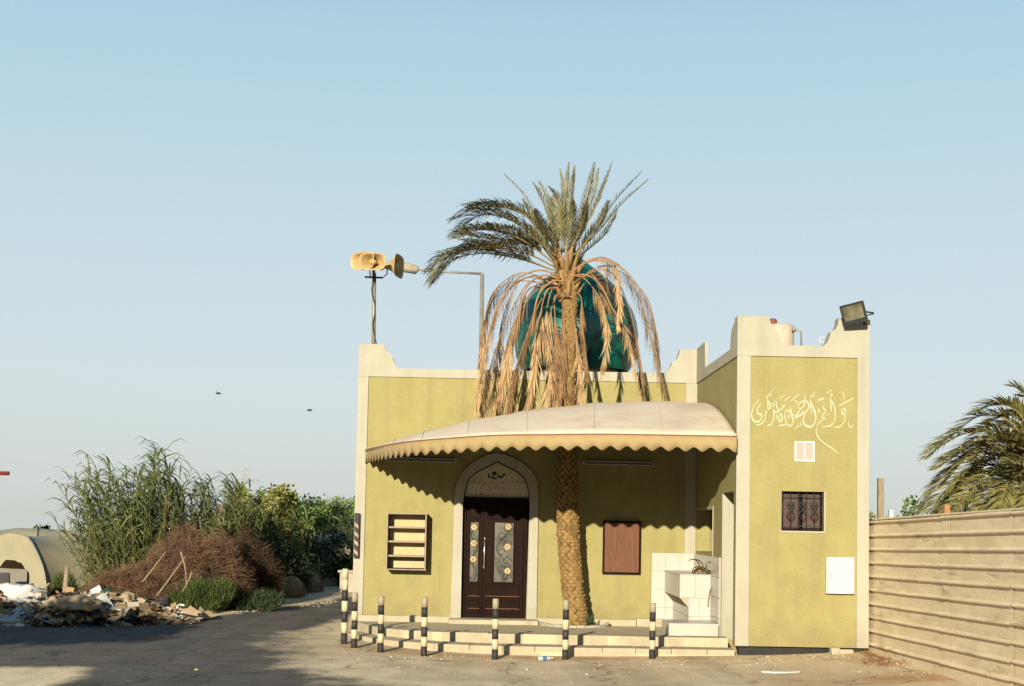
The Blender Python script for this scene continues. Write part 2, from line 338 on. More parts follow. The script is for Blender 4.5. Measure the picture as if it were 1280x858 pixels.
# ---------------------------------------------------------------- ground and road
def axis(a, b, near0, near1, fine, coarse):
    out = []; x = a
    while x < b:
        out.append(x); x = x+fine if near0 <= x < near1 else (min(x+coarse, near0) if x < near0 else x+coarse)
    out.append(b); return out
RL = [(-7.6, -6), (-8.1, 10), (-9.4, 20.8), (-9.0, 21.9), (-7.0, 22.7), (-5.7, 23.5), (-4.3, 28), (-3.5, 31.5), (-2.2, 36), (3, 46), (12, 60)]   # left edge of the road, going away
RR = [(9, -6), (6, 8), (2.5, 13), (-.2, 14.9), (-1.9, 16.3), (-2.6, 18), (-3.1, 20.5), (-3.0, 22), (-2.45, 27), (-1.6, 30), (0, 35), (5, 44), (14, 58)]
def lerp_edge(E, y):
    for (x0, y0), (x1, y1) in zip(E, E[1:]):
        if y0 <= y <= y1: return x0+(x1-x0)*(y-y0)/(y1-y0)
    return E[0][0] if y < E[0][1] else E[-1][0]
def attr_mesh(o, fn):
    me = o.data; n = len(me.vertices); A = {k: me.attributes.new(k, 'FLOAT', 'POINT') for k in ('road', 'dust', 'rust')}
    vals = {k: [0.]*n for k in A}
    for i, v in enumerate(me.vertices):
        p = v.co+o.location; r, d, ru = fn(p.x, p.y); vals['road'][i] = r; vals['dust'][i] = d; vals['rust'][i] = ru
    for k in A: A[k].data.foreach_set('value', vals[k])
def surf(x, y):
    l, r = lerp_edge(RL, y), lerp_edge(RR, y)
    s = min(x-l, r-x)
    road = min(1, max(0, .5+s*.34))
    if y > 22: road = min(1, max(0, .45+s*1.1))
    if y < 18: road *= 1-.35*sm(18, 15, y)*sm(-5, -1, x)
    road *= 1-.85*sm(16.9, 15.5, y)*sm(-4.2, -5.0, x)
    dust = min(1, max(0, .42+(17.3-y)*.16+(-1.5-x)*.12))
    rust = 0
    for cx, cy, w_, h_, a in ((0.2, 19.25, 2.8, .22, .85), (-1.6, 19.8, .8, .25, .8), (6.1, 18.6, 1.1, 1.0, .6), (5.3, 16.3, .9, .4, 1.0), (2.9, 19.2, 1.2, .2, .6), (-4.5, 29, 1.2, .8, .3)):
        rust = max(rust, a*exp(-((x-cx)/w_)**2-((y-cy)/h_)**2))
    return road, dust, rust
xs = axis(-400, 400, -12, 12, .25, 20); ys = axis(-30, 1500, 8, 40, .25, 20)
g = MB(); nx = len(xs)
g.v = [(x, y, gz(x, y)) for y in ys for x in xs]
g.f = [(j*nx+i, j*nx+i+1, (j+1)*nx+i+1, (j+1)*nx+i) for j in range(len(ys)-1) for i in range(nx-1)]; g.sm = [True]*len(g.f)
ground = g.build('ground', m_ground); tag(ground, kind='structure'); attr_mesh(ground, surf)
r = MB(); rows = []; yy = [8+.25*i for i in range(0, 160)]
for y in yy:
    l, q = lerp_edge(RL, y)-.8, lerp_edge(RR, y)+.8
    nq = 40; rows.append([(l+(q-l)*k/nq, y, gz(l+(q-l)*k/nq, y)+.006) for k in range(nq+1)])
r.v = [p for row in rows for p in row]; k = 41
r.f = [(j*k+i, j*k+i+1, (j+1)*k+i+1, (j+1)*k+i) for j in range(len(rows)-1) for i in range(k-1)]; r.sm = [True]*len(r.f)
road = r.build('road', m_ground); tag(road, kind='structure'); attr_mesh(road, surf)

# ================================================================ the mosque
YF, YT, XL, XS, XR, ZC = 23.39, 19.48, -2.372, 3.644, 5.579, 4.403
def onX(u, v, X): r_ = ray(u, v); t = X/r_.x; return Vector((X, r_.y*t, EYE+r_.z*t))
def PX(L, Y): return [(p.x, p.z) for p in (at(u, v, Y) for u, v in L)]
bld = thing('small_mosque', (.6, YF, 0), 'olive green and cream roadside mosque with teal dome, arched dark door and taller right wing', 'building')
OP = PX([(575.6,771.3),(577.6,660),(578.6,630),(580.5,616),(583,604),(587,596.5),(597,589),(609,583),(622,577),(634,583),(646,589),(655,597),(659.5,606),(661.8,617),(662,630),(660.8,680),(657.7,771.3)], YF)
OP[0] = (OP[0][0], .0); OP[-1] = (OP[-1][0], .0)
MB().prism([(XL, -.3), (XL, ZC), (XR-.02, ZC), (XR-.02, -.3), (OP[-1][0], -.3)]+OP[::-1]+[(OP[0][0], -.3)], YF, YF+.25).build('front_wall', m_olive, bld)
MB().box(XL, XL+.25, YF+.252, 30, -.3, ZC).box(XL+.252, XS-.002, 29.75, 30, -.3, ZC).box(XS, XS+.25, YF+.252, 30, -.3, ZC).build('side_and_back_walls', m_olive, bld)
MB().box(XL+.1, XS-.1, YF+.1, 29.9, 4.0, 4.2).build('roof_slab', m_creamd, bld)
MB().box(XL+.26, XS-.01, YF+.9, YF+1.0, .1, 3.9).build('inner_partition', m_olive, bld)
# coping with the stepped corner horns
left = PX([(451.5,430.3),(480,430.8),(481.5,434),(483.5,438.5),(487,442.5),(490.5,445.5),(492,451),(494,456.5),(496.5,460.9)], YF)
right = PX([(829.5,466.5),(835,463.5),(838.5,458),(840,453),(846,449.5),(848,444.5),(850,437.4),(871.7,436.6)], YF)
ztop = at(496.5, 460.9, YF).z; ztr = at(829.5, 466.5, YF).z
prof = [(XL-.02, ZC)]+[(XL-.02, left[0][1])]+left[1:]+right[:-1]+[(XS-.002, right[-1][1]), (XS-.002, ZC)]
MB().prism(prof, YF-.025, YF+.20).build('front_coping', m_cream, bld, fix=True)
MB().box(XL-.02, XL+.2, YF+.201, 30.02, ZC+.002, ztop-.01).box(XL+.2, XS+.2, 29.8, 30.02, ZC+.002, ztop-.01).build('rear_coping', m_cream, bld)
for a, b in ((0, 1.0),):
    MB().box(XL-.02, XL+.2, YF+.202, YF+1.0, ztop-.012, left[0][1]-.2).build('coping_horn', m_cream, bld)
MB().box(XL-.025, -2.211, YF-.024, YF-.002, .19, ZC-.001).build('corner_strip', m_cream, bld, bevel=.005)
MB().box(3.446, XS-.002, YF-.024, YF-.002, .19, ZC-.001).build('corner_strip', m_cream, bld, bevel=.005)
MB().box(XL-.04, OP[0][0]-.175, YF-.06, YF-.002, -.05, .19).build('skirting', m_creamd, bld, bevel=.01)
MB().box(OP[-1][0]+.175, 2.6, YF-.06, YF-.002, -.05, .19).build('skirting', m_creamd, bld, bevel=.01)
OUT = PX([(563.3,771.3),(565.5,690),(567.7,624),(569.5,609),(574,598),(579.5,589),(585.6,583),(593,577.5),(602,572.5),(612,568.5),(621,567),(630,568.8),(640,572),(650,577),(657,583),(664,589),(669,596),(671.8,605),(672.8,618),(671.8,690),(670.3,771.3)], YF)
OUT[0] = (OUT[0][0], .07); OUT[-1] = (OUT[-1][0], .07)
inn = list(OP); inn[0] = (inn[0][0], .07); inn[-1] = (inn[-1][0], .07)
MB().prism(OUT+inn[::-1], YF-.045, YF+.03).build('door_surround', m_cream, bld, bevel=.006)
MB().box(OP[0][0]-.2, OP[-1][0]+.2, YF-.42, YF+.12, .02, .17).build('threshold', m_creamd, bld, bevel=.012)
# ---- double door
dx0, dx1 = OP[0][0], OP[-1][0]; zd1 = at(620, 623, YF).z; zd0 = .172
yd = YF+.10
def U(u, v=690): return at(u, v, yd).x
def Z(v, u=620): return at(u, v, yd).z
d = MB()
d.box(dx0+.001, dx1-.001, yd+.03, yd+.06, zd0, zd1)                       # core
d.box(dx0+.001, dx0+.07, yd-.02, yd+.028, zd0, zd1).box(dx1-.07, dx1-.001, yd-.02, yd+.028, zd0, zd1).box(dx0+.071, dx1-.071, yd-.02, yd+.028, zd1-.07, zd1)
door = d.build('door', m_dark, bld, bevel=.006)
xm = U(604)
for k, (a, b, gu0, gu1) in enumerate(((dx0+.075, xm-.004, 587.2, 597.6), (xm+.004, dx1-.075, 617.6, 641.5))):
    g0, g1 = U(gu0), U(gu1); zg1, zg0 = Z(653), Z(727.7)
    lf = MB(); yl0, yl1 = yd-.008, yd+.028
    lf.box(a, g0, yl0, yl1, zd0+.01, zd1-.075).box(g1, b, yl0, yl1, zd0+.01, zd1-.075)
    lf.box(g0, g1, yl0, yl1, zd0+.01, zg0).box(g0, g1, yl0, yl1, zg1, zd1-.075)
    leaf = lf.build('door_leaf', m_dark, door)
    f = MB(); w_ = .018                                                     # raised mouldings
    for (x0, x1, z0, z1) in ((a+.05, b-.05, Z(649), zd1-.11), (a+.05, b-.05, Z(747), Z(731)), (a+.05, b-.05, zd0+.07, Z(750)), (g0-.02, g1+.02, zg0-.02, zg1+.02)):
        f.box(x0, x1, yl0-.016, yl0-.001, z1-w_, z1).box(x0, x1, yl0-.016, yl0-.001, z0, z0+w_)
        f.box(x0, x0+w_, yl0-.016, yl0-.001, z0+w_, z1-w_).box(x1-w_, x1, yl0-.016, yl0-.001, z0+w_, z1-w_)
    f.build('moulding', m_dark, door, bevel=.004)
    for z_ in (Z(745.5), Z(761)): MB().box(a+.05, b-.05, yl0-.022, yl0-.017, z_-.006, z_+.006).build('moulding_line', m_redw, door)
    MB().box(g0-.01, g1+.01, yd+.012, yd+.02, zg0-.01, zg1+.01).build('glass_pane', m_glass, door)
    s = MB(); cx = (g0+g1)/2; W = (g1-g0)/2; H = zg1-zg0
    pts = [Vector((cx+W*.75*sin(t*2*pi*(1.3 if k else 2.2)), yd-.002, zg0+H*(.03+.94*t))) for t in [i/30 for i in range(31)]]
    s.tube(pts, .0055, 5)
    for j in range(7 if k else 5):
        c0 = Vector((cx+W*.3*(-1)**j, yd-.003, zg0+H*(.08+.135*j if k else .12+.19*j)))
        R_ = W*.55
        s.tube([c0+Vector((cos(t*.55)*R_*(1-t*.07), 0, sin(t*.55)*R_*(1-t*.07))) for t in range(12)], .0045, 5)
    s.build('scroll_ironwork', m_iron, door)
    fl = ((592, 660), (592, 680), (592, 700)) if not k else ((635, 658.5), (634.4, 684), (635, 714))
    for (u_, v_) in fl:
        c0 = Vector((U(u_), yd-.012, Z(v_))); q = MB()
        for i in range(6):
            a_ = i*pi/3; cc = c0+Vector((cos(a_)*.034, 0, sin(a_)*.034))
            q.add([cc+Vector((cos(t*pi/4)*.026, -.004, sin(t*pi/4)*.026)) for t in range(8)]+[cc+Vector((0, -.014, 0))], [(t, (t+1) % 8, 8) for t in range(8)])
        q.build('gold_flower', m_gold, door)
h = MB(); hx = xm+.022; z0, z1 = Z(711), Z(672.6)
h.tube([(hx, yd-.008, z1-.02), (hx, yd-.07, z1-.03), (hx, yd-.075, (z0+z1)/2), (hx, yd-.07, z0+.03), (hx, yd-.008, z0+.02)], .015, 8)
h.tube([(hx-.022, yd-.05, z1), (hx, yd-.065, z1-.005), (hx+.02, yd-.05, z1-.04)], .012, 8).tube([(hx-.022, yd-.04, z0+.05), (hx, yd-.06, z0+.02), (hx, yd-.04, z0-.02)], .013, 8)
h.build('door_handle', m_chrome, door)
# transom with the sign film
tr = [p for p in OP[1:-1] if p[1] > zd1+.03]; cxd = (dx0+dx1)/2
tin = [(cxd+(x-cxd)*.975, zd1+.022+(z-zd1-.022)*.965) for x, z in tr]
tin = [(tin[0][0], zd1+.022)]+tin+[(tin[-1][0], zd1+.022)]
tout = [(tr[0][0], zd1+.002)]+tr+[(tr[-1][0], zd1+.002)]
transom = MB().prism(tin, YF+.075, YF+.085).build('transom_sign', m_sign, bld)
MB().prism([(x*1.0, z) for x, z in tout], YF+.04, YF+.07, holes=[tin]).build('transom_frame', m_blackp, transom)

# ---- pen-stroke lettering: ribbons of varying width lying 3 mm proud of the plane
def strokes(L, tf, depth, mb, wscale, smooth_n=5):
    for pts, wd in L:
        if len(pts) == 1:
            c0 = tf(*pts[0]); R_ = wd*wscale
            mb.add([c0+Vector((cos(a*pi/4)*R_, 0, sin(a*pi/4)*R_*1.1)) for a in range(8)]+[c0+Vector((0, -.001, 0))], [(a, (a+1) % 8, 8) for a in range(8)]); continue
        P = spline([tf(*p) for p in pts], smooth_n) if len(pts) > 2 else [tf(*pts[0]).lerp(tf(*pts[1]), t/6) for t in range(7)]
        n = len(P); A, B = [], []
        for i, p in enumerate(P):
            dd = P[min(i+1, n-1)]-P[max(i-1, 0)]; dd = Vector((dd.x, 0, dd.z)).normalized(); nn = Vector((-dd.z, 0, dd.x))
            t = i/(n-1); nib = .45+.75*abs(dd.x*.6+dd.z*-.35+.35*dd.x)  # broad-nib pen held at an angle
            ww = wd*wscale*nib*(.35+.65*min(1, 5*t, 5*(1-t)+.2))
            A.append(p+nn*ww); B.append(p-nn*ww)
        mb.add(A+B, [(i, i+1, n+i+1, n+i) for i in range(n-1)])
tfd = lambda x, y: at(560+x/7.8, 570+y/7.8, YF+.072)
s = MB()
strokes([([(565,195),(552,182),(540,196),(528,206),(505,206),(480,204)], 13), ([(540,190),(535,172)], 9), ([(505,205),(505,186)], 9), ([(490,205),(490,188)], 9),
         ([(482,190),(455,160),(430,168),(470,172),(440,190),(432,210),(460,222),(480,214)], 13), ([(428,206),(400,206),(398,186),(388,178)], 14), ([(400,206),(392,214)], 10)], tfd, 0, s, .55/7.8*.0142)
s.build('sign_lettering', m_ink, transom)
s = MB(); rs = random.Random(3)
for (xa, xb, y, hh, wd) in ((225, 600, 268, 12, 4.5), (640, 745, 255, 16, 9), (400, 560, 315, 9, 4.5), (230, 345, 378, 9, 9), (350, 720, 380, 9, 4.5)):
    x = xb; L = []
    while x > xa:
        m_ = rs.randint(3, 6); P_ = []
        for i in range(m_):
            P_.append((x, y+rs.uniform(-hh, hh)*.6)); x -= rs.uniform(7, 12)
        L.append((P_, wd)); x -= rs.uniform(4, 9)
        if rs.random() < .5: L.append(([(x+14, y+hh*1.2)], wd*.5))
    strokes(L, tfd, 0, s, .55/7.8*.0142, 3)
tag(s.build('small_sign_print', m_ink2, transom), kind='stuff')

# ---- the wing (tower) on the right
WIN = rect(976.9, 614.6, 1030, 664, YT); VEN = rect(993.8, 552.8, 1017.4, 576.4, YT)
hole = lambda R_: [(R_[0], R_[2]), (R_[1], R_[2]), (R_[1], R_[3]), (R_[0], R_[3])]
ZB = .115
MB().prism([(XS, ZB), (XR, ZB), (XR, ZC), (XS, ZC)], YT, YT+.25, holes=[hole(WIN), hole(VEN)]).build('wing_front_wall', m_olive, bld, fix=True)
yb = onX(902.3, 700, XS).y; yf_ = onX(916.6, 700, XS).y; zl = onX(902.6, 616.5, XS).z
ny0 = onX(891, 660, XS).y; nz0, nz1 = onX(886, 691, XS).z, onX(886, 637, XS).z
MB().prism([(YT+.252, -.1), (yf_, -.1), (yf_, zl), (yb, zl), (yb, -.1), (YF-.002, -.1), (YF-.002, ZC), (YT+.252, ZC)], XS, XS+.25,
           holes=[[(ny0, nz0), (YF-.05, nz0), (YF-.05, nz1), (ny0, nz1)]], plane='YZ').build('wing_side_wall', m_olive, bld, fix=True)
MB().box(XR-.25, XR, YT+.252, YF-.002, -.1, ZC).build('wing_right_wall', m_olive, bld)
MB().box(XS+.251, XR-.251, YT+.252, YF-.002, 4.0, 4.15).build('wing_roof_slab', m_creamd, bld)
MB().box(XS+.252, XR-.252, YT+.252, YF-.002, -.02, .1).build('wing_floor', m_pave, bld)
MB().box(XS+.0, XS+.26, yb-.004, yb-.001, .1, zl-.002).build('door_jamb', m_cream, bld)
MB().box(XS+.27, XR-.26, yb+.15, yb+.2, .1, 3.9).build('inner_partition', m_creamd, bld)
q = MB(); w_ = .05                                                        # frame of the side opening
q.box(XS-.012, XS+.02, ny0-w_, ny0, nz0-w_, nz1+w_).box(XS-.012, XS+.02, ny0, YF-.05, nz1, nz1+w_)
q.build('side_opening_frame', m_creamd, bld)
MB().box(3.66, 3.76, YF-.012, YF-.002, nz0-.3, nz1+.3).build('inner_strip', m_cream, bld)
MB().box(XS+.05, XS+.30, yf_+.0, yf_+.03, 1.05, 1.32).build('latch_plate', m_blackp, bld)
lt = PX([(924.2,395.3),(961,396),(962.6,403),(964.8,409.5),(968.5,412),(971.5,416),(974,423),(978,431.7)], YT)
rt = PX([(1028.7,433.3),(1034,428),(1037,420),(1038.6,415),(1044,412.5),(1047,406),(1048.4,397.4),(1085,401.5)], YT)
lt[0] = (XS-.02, lt[0][1]); rt[-1] = (XR+.02, rt[-1][1])
MB().prism([(XS-.02, ZC+.001)]+lt+rt+[(XR+.02, ZC+.001)], YT-.025, YT+.2).build('wing_front_coping', m_cream, bld, fix=True)
zct = lt[-1][1]
sp = [(YT+.202, ZC+.001), (YT+.202, lt[0][1]-.01)]+[(p.y, p.z) for p in (onX(919.5,404,XS), onX(917.5,408,XS), onX(915.8,415,XS), onX(914.6,428,XS))]
sp += [(p.y, zct) for p in (onX(914.2, 438, XS),)]+[(YF-.03, zct), (YF-.03, ZC+.001)]
MB().prism(sp, XS-.02, XS+.2, plane='YZ').build('wing_side_coping', m_cream, bld, fix=True)
MB().prism([(YF-.03, zct+.001), (YF-.03, right[-1][1]), (YF-.9, right[-1][1]+.01), (YF-.96, zct+.001)], XS-.018, XS+.03, plane='YZ').build('coping_horn', m_cream, bld, fix=True)
MB().box(XR-.2, XR+.02, YT+.202, YF, ZC+.001, zct).box(XS+.201, XR-.201, YF-.2, YF, ZC+.001, zct-.02).build('wing_rear_coping', m_cream, bld)
MB().box(XS-.02, 3.827, YT-.024, YT-.002, ZB, ZC).build('corner_strip', m_cream, bld, bevel=.005)
MB().box(5.418, XR+.02, YT-.024, YT-.002, ZB, ZC).build('corner_strip', m_cream, bld, bevel=.005)
MB().box(XS+.06, XR-.06, YT+.08, YT+.3, -.3, ZB-.002).build('exposed_footing', m_blk, bld)
# barred window
x0, x1, z0, z1 = WIN; fr = MB(); t_ = .028
fr.box(x0, x1, YT+.10, YT+.13, z0, z0+t_).box(x0, x1, YT+.10, YT+.13, z1-t_, z1).box(x0, x0+t_, YT+.10, YT+.13, z0+t_, z1-t_).box(x1-t_, x1, YT+.10, YT+.13, z0+t_, z1-t_).box((x0+x1)/2-.02, (x0+x1)/2+.02, YT+.10, YT+.13, z0+t_, z1-t_)
win = fr.build('window', m_dark, bld)
tag(win, 'brown shuttered window behind iron bars')
MB().box(x0+t_, x1-t_, YT+.135, YT+.15, z0+t_, z1-t_).build('shutter', m_shut, win)
fr = MB(); fr.box(x0-.02, x1+.02, YT-.012, YT-.001, z0-.025, z0).box(x1, x1+.022, YT-.012, YT-.001, z0, z1)
fr.build('window_trim', m_creamd, win)
for i in range(6):
    xx = x0+.02+(x1-x0-.04)*i/5; MB().tube([(xx, YT+.03, z0+.004), (xx, YT+.03, z1-.004)], .008, 6).build('window_bar', m_iron, win)
for zz in (z0+.07, z1-.07): MB().box(x0+.002, x1-.002, YT+.025, YT+.035, zz-.006, zz+.006).build('cross_bar', m_iron, win)
for i, cx in enumerate((x0+.14, (x0+x1)/2, x1-.14)):
    s = MB(); cz = (z0+z1)/2
    for sg in (1, -1):
        s.tube([Vector((cx+sg*.06*sin(t*.55)*(1-t*.04), YT+.02, cz-.13+.026*t)) for t in range(11)], .007, 5)
        s.tube([Vector((cx+sg*(.03+.028*cos(t*.6)), YT+.02, cz+.1+.028*sin(t*.6))) for t in range(9)], .006, 5)
    s.build('grille_scroll', m_iron, win)
x0, x1, z0, z1 = VEN; fr = MB(); t_ = .022; xm_ = (x0+x1)/2
fr.box(x0-.01, x1+.01, YT-.012, YT+.03, z1-t_, z1+.01).box(x0-.01, x1+.01, YT-.012, YT+.03, z0-.01, z0+t_).box(x0-.01, x0+t_, YT-.012, YT+.03, z0+t_, z1-t_).box(x1-t_, x1+.01, YT-.012, YT+.03, z0+t_, z1-t_).box(xm_-.012, xm_+.012, YT-.01, YT+.03, z0+t_, z1-t_)
ven = fr.build('vent_window', m_white, bld)
for a, b in ((x0+t_, xm_-.012), (xm_+.012, x1-t_)): MB().box(a, b, YT+.005, YT+.015, z0+t_, z1-t_).build('pane', m_pink, ven)
# wall inscription, traced pen strokes
tfc = lambda x, y: at(930+x/8.533, 480+y/8.533, YT-.004)
CAL = [([(150,160),(150,185),(112,230),(82,310),(88,370),(122,405),(165,398),(188,360),(185,330),(152,318),(142,290),(152,250),(176,215),(180,205)], 15),
 ([(242,160),(256,230),(250,280),(230,320),(226,370),(200,412),(160,436),(130,440)], 13), ([(320,45),(292,90),(243,150),(268,200),(284,250),(262,270),(228,300)], 11), ([(285,82),(289,150)], 8),
 ([(332,170),(312,240),(320,330),(310,390),(290,430),(250,442)], 15), ([(345,165),(347,230),(364,290),(332,302),(312,250)], 12), ([(400,240),(438,238),(378,282),(372,300)], 12), ([(300,215)], 14), ([(330,225)], 12),
 ([(386,310),(368,350),(376,395),(396,400),(407,370),(396,325),(378,318)], 15), ([(345,330),(350,360),(340,385)], 8), ([(340,170),(350,190)], 10),
 ([(440,280),(436,340),(452,400),(482,340),(468,290),(448,275)], 11), ([(492,260),(472,350),(452,420),(420,440),(370,446)], 12), ([(490,250),(512,330),(552,352),(620,320),(642,282)], 20), ([(500,345),(528,400),(495,450),(450,425)], 13),
 ([(562,240),(602,200),(637,188),(642,230),(602,270),(560,330),(522,350)], 15), ([(545,175),(560,200)], 14), ([(575,190)], 11), ([(580,240),(600,290)], 9),
 ([(655,100),(650,165),(680,200),(692,250),(662,300),(640,350),(632,410),(670,450),(720,456),(757,410),(766,350),(742,260),(716,200),(710,160)], 16), ([(706,165),(720,320)], 11),
 ([(745,88),(742,128),(702,140)], 12), ([(705,120),(708,150)], 9), ([(440,115),(370,165)], 8), ([(500,125),(430,185)], 8), ([(592,110),(495,185)], 10), ([(855,153),(790,175)], 16), ([(945,62),(880,100)], 9),
 ([(1172,150),(1010,238)], 12), ([(1045,80),(1066,130),(1055,190)], 9), ([(860,225),(842,255),(868,275),(862,300),(835,350),(862,372),(872,325)], 13), ([(795,265),(800,305)], 17),
 ([(875,320),(868,352),(842,382),(792,430),(770,485),(780,550),(828,610),(900,662),(960,702),(1012,745)], 9), ([(925,145),(938,118),(920,108)], 14), ([(908,150),(945,200),(970,270),(975,340),(955,410),(918,448),(842,458)], 13), ([(920,165),(932,295)], 13), ([(900,310),(908,335)], 7),
 ([(1062,258),(1042,295),(1060,325),(1082,300),(1072,265),(1058,262)], 14), ([(1080,300),(1076,380),(1050,430),(1010,462),(968,464)], 13), ([(1115,398),(1120,440),(1136,466),(1155,452),(1155,432)], 9),
 ([(602,408),(606,440),(580,452),(538,482)], 10), ([(572,430)], 9), ([(590,440),(596,462)], 8)]
s = MB(); strokes(CAL, tfc, 0, s, .5/8.533*.0118*1.0); s.build('painted_inscription', m_paint, bld)
# ---- dome
cd = at(719, 464, 26.2); k_ = 26.2/1650
prof = [(.0, 0)]+[(r_*k_, z_*k_) for r_, z_ in ((66,0),(70,6),(75,18),(78,34),(78.5,48),(76,64),(71,78),(63,92),(52,106),(38,119),(24,130),(12,139),(4,146),(1,152))]
prof = [(r_, z_) for r_, z_ in prof]
dome = MB().lathe(prof[1:], (cd.x, cd.y, cd.z-.02), 48).build('dome', m_dome, bld)
drum = MB().lathe([(.85, 4.2), (.85, cd.z+.0)], (cd.x, cd.y, 0), 32).build('dome_drum', m_cream, bld)

# ================================================================ raised paving and steps
UP = [(-2.15, 21.9), (-1.74, 21.0), (-1.25, 20.55), (-.8, 20.35), (-.2, 20.27), (1, 20.22), (2.4, 20.18), (3.64, 20.12)]
LO = [(-2.36, 21.6), (-1.95, 20.75), (-1.5, 20.2), (-.85, 19.75), (-.2, 19.62), (1, 19.55), (2.4, 19.55), (3.64, 19.52)]
def topz(y): return .17-.08*(y-20.2)/3.2
plat = MB(); n = len(UP)
ring = UP+[(3.64, YF-.002), (XL+.02, YF-.002)]
plat.add([(x, y, topz(y)-.005) for x, y in ring]+[(x, y, -.4) for x, y in ring], [tuple(reversed(range(len(ring))))]+[(i, (i+1) % len(ring), len(ring)+(i+1) % len(ring), len(ring)+i) for i in range(len(ring))])
platform = plat.build('raised_pavement', m_pave, fix=True); tag(platform, kind='structure')
def row(E, ztop_, zbot, depth, pitch, parent, seed):
    rs = random.Random(seed); P_ = [Vector((x, y, 0)) for x, y in spline([(x, y, 0) for x, y in E], 8) and [(p.x, p.y) for p in spline([(x, y, 0) for x, y in E], 8)]]
    L = [0]
    for a, b in zip(P_, P_[1:]): L.append(L[-1]+(b-a).length)
    def pt(s_):
        s_ = min(max(s_, 0), L[-1])
        for i in range(len(L)-1):
            if L[i+1] >= s_: return P_[i].lerp(P_[i+1], (s_-L[i])/(L[i+1]-L[i]+1e-9))
        return P_[-1]
    s_ = 0; total = L[-1]
    while s_ < total-.05:
        w_ = min(pitch*rs.uniform(.94, 1.06), total-s_)
        a, b = pt(s_+.003), pt(s_+w_-.003); d_ = (b-a).normalized(); nrm = Vector((-d_.y, d_.x, 0)); j = rs.uniform(-.006, .006)
        vs = []
        for z_ in (zbot, ztop_+rs.uniform(-.004, .004)):
            for p_, o_ in ((a, j), (b, j), (b, depth), (a, depth)): q_ = p_+nrm*o_; vs.append((q_.x, q_.y, z_))
        MB().add(vs, [(0,3,2,1),(4,5,6,7),(0,1,5,4),(1,2,6,5),(2,3,7,6),(3,0,4,7)]).build('edging_block', m_stone, parent, bevel=.008)
        s_ += w_
row(UP, .17, -.1, .32, .5, platform, 1)
step = MB(); E2 = LO+[(3.64, 20.1)]+UP[-2::-1]
step.add([(x, y, -.03) for x, y in E2]+[(x, y, -.4) for x, y in E2], [tuple(reversed(range(len(E2))))]+[(i, (i+1) % len(E2), len(E2)+(i+1) % len(E2), len(E2)+i) for i in range(len(E2))])
low = step.build('lower_step', m_pave, fix=True); tag(low, kind='structure')
row(LO, .045, -.3, .42, .5, low, 2)
MB().box(2.6, 3.1, YF-.16, YF-.062, .0, .22).box(1.95, 2.59, YF-.16, YF-.062, .0, .2).build('wall_kerb', m_creamd, platform, bevel=.012)
# planter kerb round the palm
pc = at(718, 777, 22.75); q = []
for i in range(15):
    a = pi+pi*i/14; p = Vector((pc.x+.02+cos(a)*.62, pc.y+.35+sin(a)*.75, 0)); q.append(p)
for i in range(14):
    a, b = q[i], q[i+1]; d_ = (b-a).normalized(); nn = Vector((d_.y, -d_.x, 0)); a = a+d_*.004; b = b-d_*.004
    z0, z1 = 0, .155+random.uniform(-.01, .01)
    vs = [(*(p_+nn*o_).xy, z_) for z_ in (z0, z1) for p_, o_ in ((a, 0), (b, 0), (b, -.08), (a, -.08))]
    MB().add([Vector(v_) for v_ in vs], [(0,3,2,1),(4,5,6,7),(0,1,5,4),(1,2,6,5),(2,3,7,6),(3,0,4,7)]).build('planter_stone', m_cream, platform, bevel=.012, fix=True)

# ================================================================ awning
AW = thing('awning', (1, 21, 2.9), 'tan canvas awning with scalloped ochre edge curving over the arched door', 'awning')
FR = [(457,562.8,YF-.03),(468,560,22.5),(485,556.5,21.6),(514,552,20.75),(557,548.4,20.15),(616,544.5,19.7),(690,543.4,19.45),(761,543,19.36),(842.5,544.3,19.33),(921.3,545.7,19.33)]
BK = [(457,562.6),(470,558.5),(490,552.5),(520,544.5),(562,534),(615,523),(690,512),(760,506.5),(828,504.5),(871,507)]
Fp = spline([at(*p) for p in FR], 12); Bp = spline([at(u, v, YF-.015) for u, v in BK], 12)
for p in Fp:
    if p.x > XS-.03: p.x = XS-.03
Bp[-1].x = XS-.03
nS = 14; rows = []
for f_, b_ in zip(Fp, Bp):
    rr = []
    for k in range(nS+1):
        s_ = k/nS; hgt = (1-s_**2.4)*.5+.5*cos(s_*pi/2)   # convex, bulging drop
        bay = (len(rows)/108*8) % 1; sag = -.02*sin(pi*bay)*sin(pi*min(1, s_*1.1))+.012*noise.noise(Vector((f_.x*3, s_*4, 2)))
        p = b_.lerp(f_, s_); rr.append(Vector((p.x, p.y, f_.z+(b_.z-f_.z)*hgt+sag)))
    rows.append(rr)
m = MB(); m.v = [p for rr in rows for p in rr]; K = nS+1
m.f = [(i*K+k, i*K+k+1, (i+1)*K+k+1, (i+1)*K+k) for i in range(len(rows)-1) for k in range(nS)]; m.sm = [True]*len(m.f)
top = m.build('canvas_top', m_canvas, AW); top.data.materials.append(m_dark_under)
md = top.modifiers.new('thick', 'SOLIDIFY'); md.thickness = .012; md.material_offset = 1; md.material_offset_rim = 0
MB().tube([p+Vector((0, -.008, 0)) for p in Fp], .011, 6).build('trim_cord', m_piping, AW)
S = [0]
for a, b in zip(Fp, Fp[1:]): S.append(S[-1]+(b-a).length)
def fpt(s_):
    for i in range(len(S)-1):
        if S[i+1] >= s_: return Fp[i].lerp(Fp[i+1], (s_-S[i])/(S[i+1]-S[i]+1e-9))
    return Fp[-1]
m = MB(); n = 420; tv = []
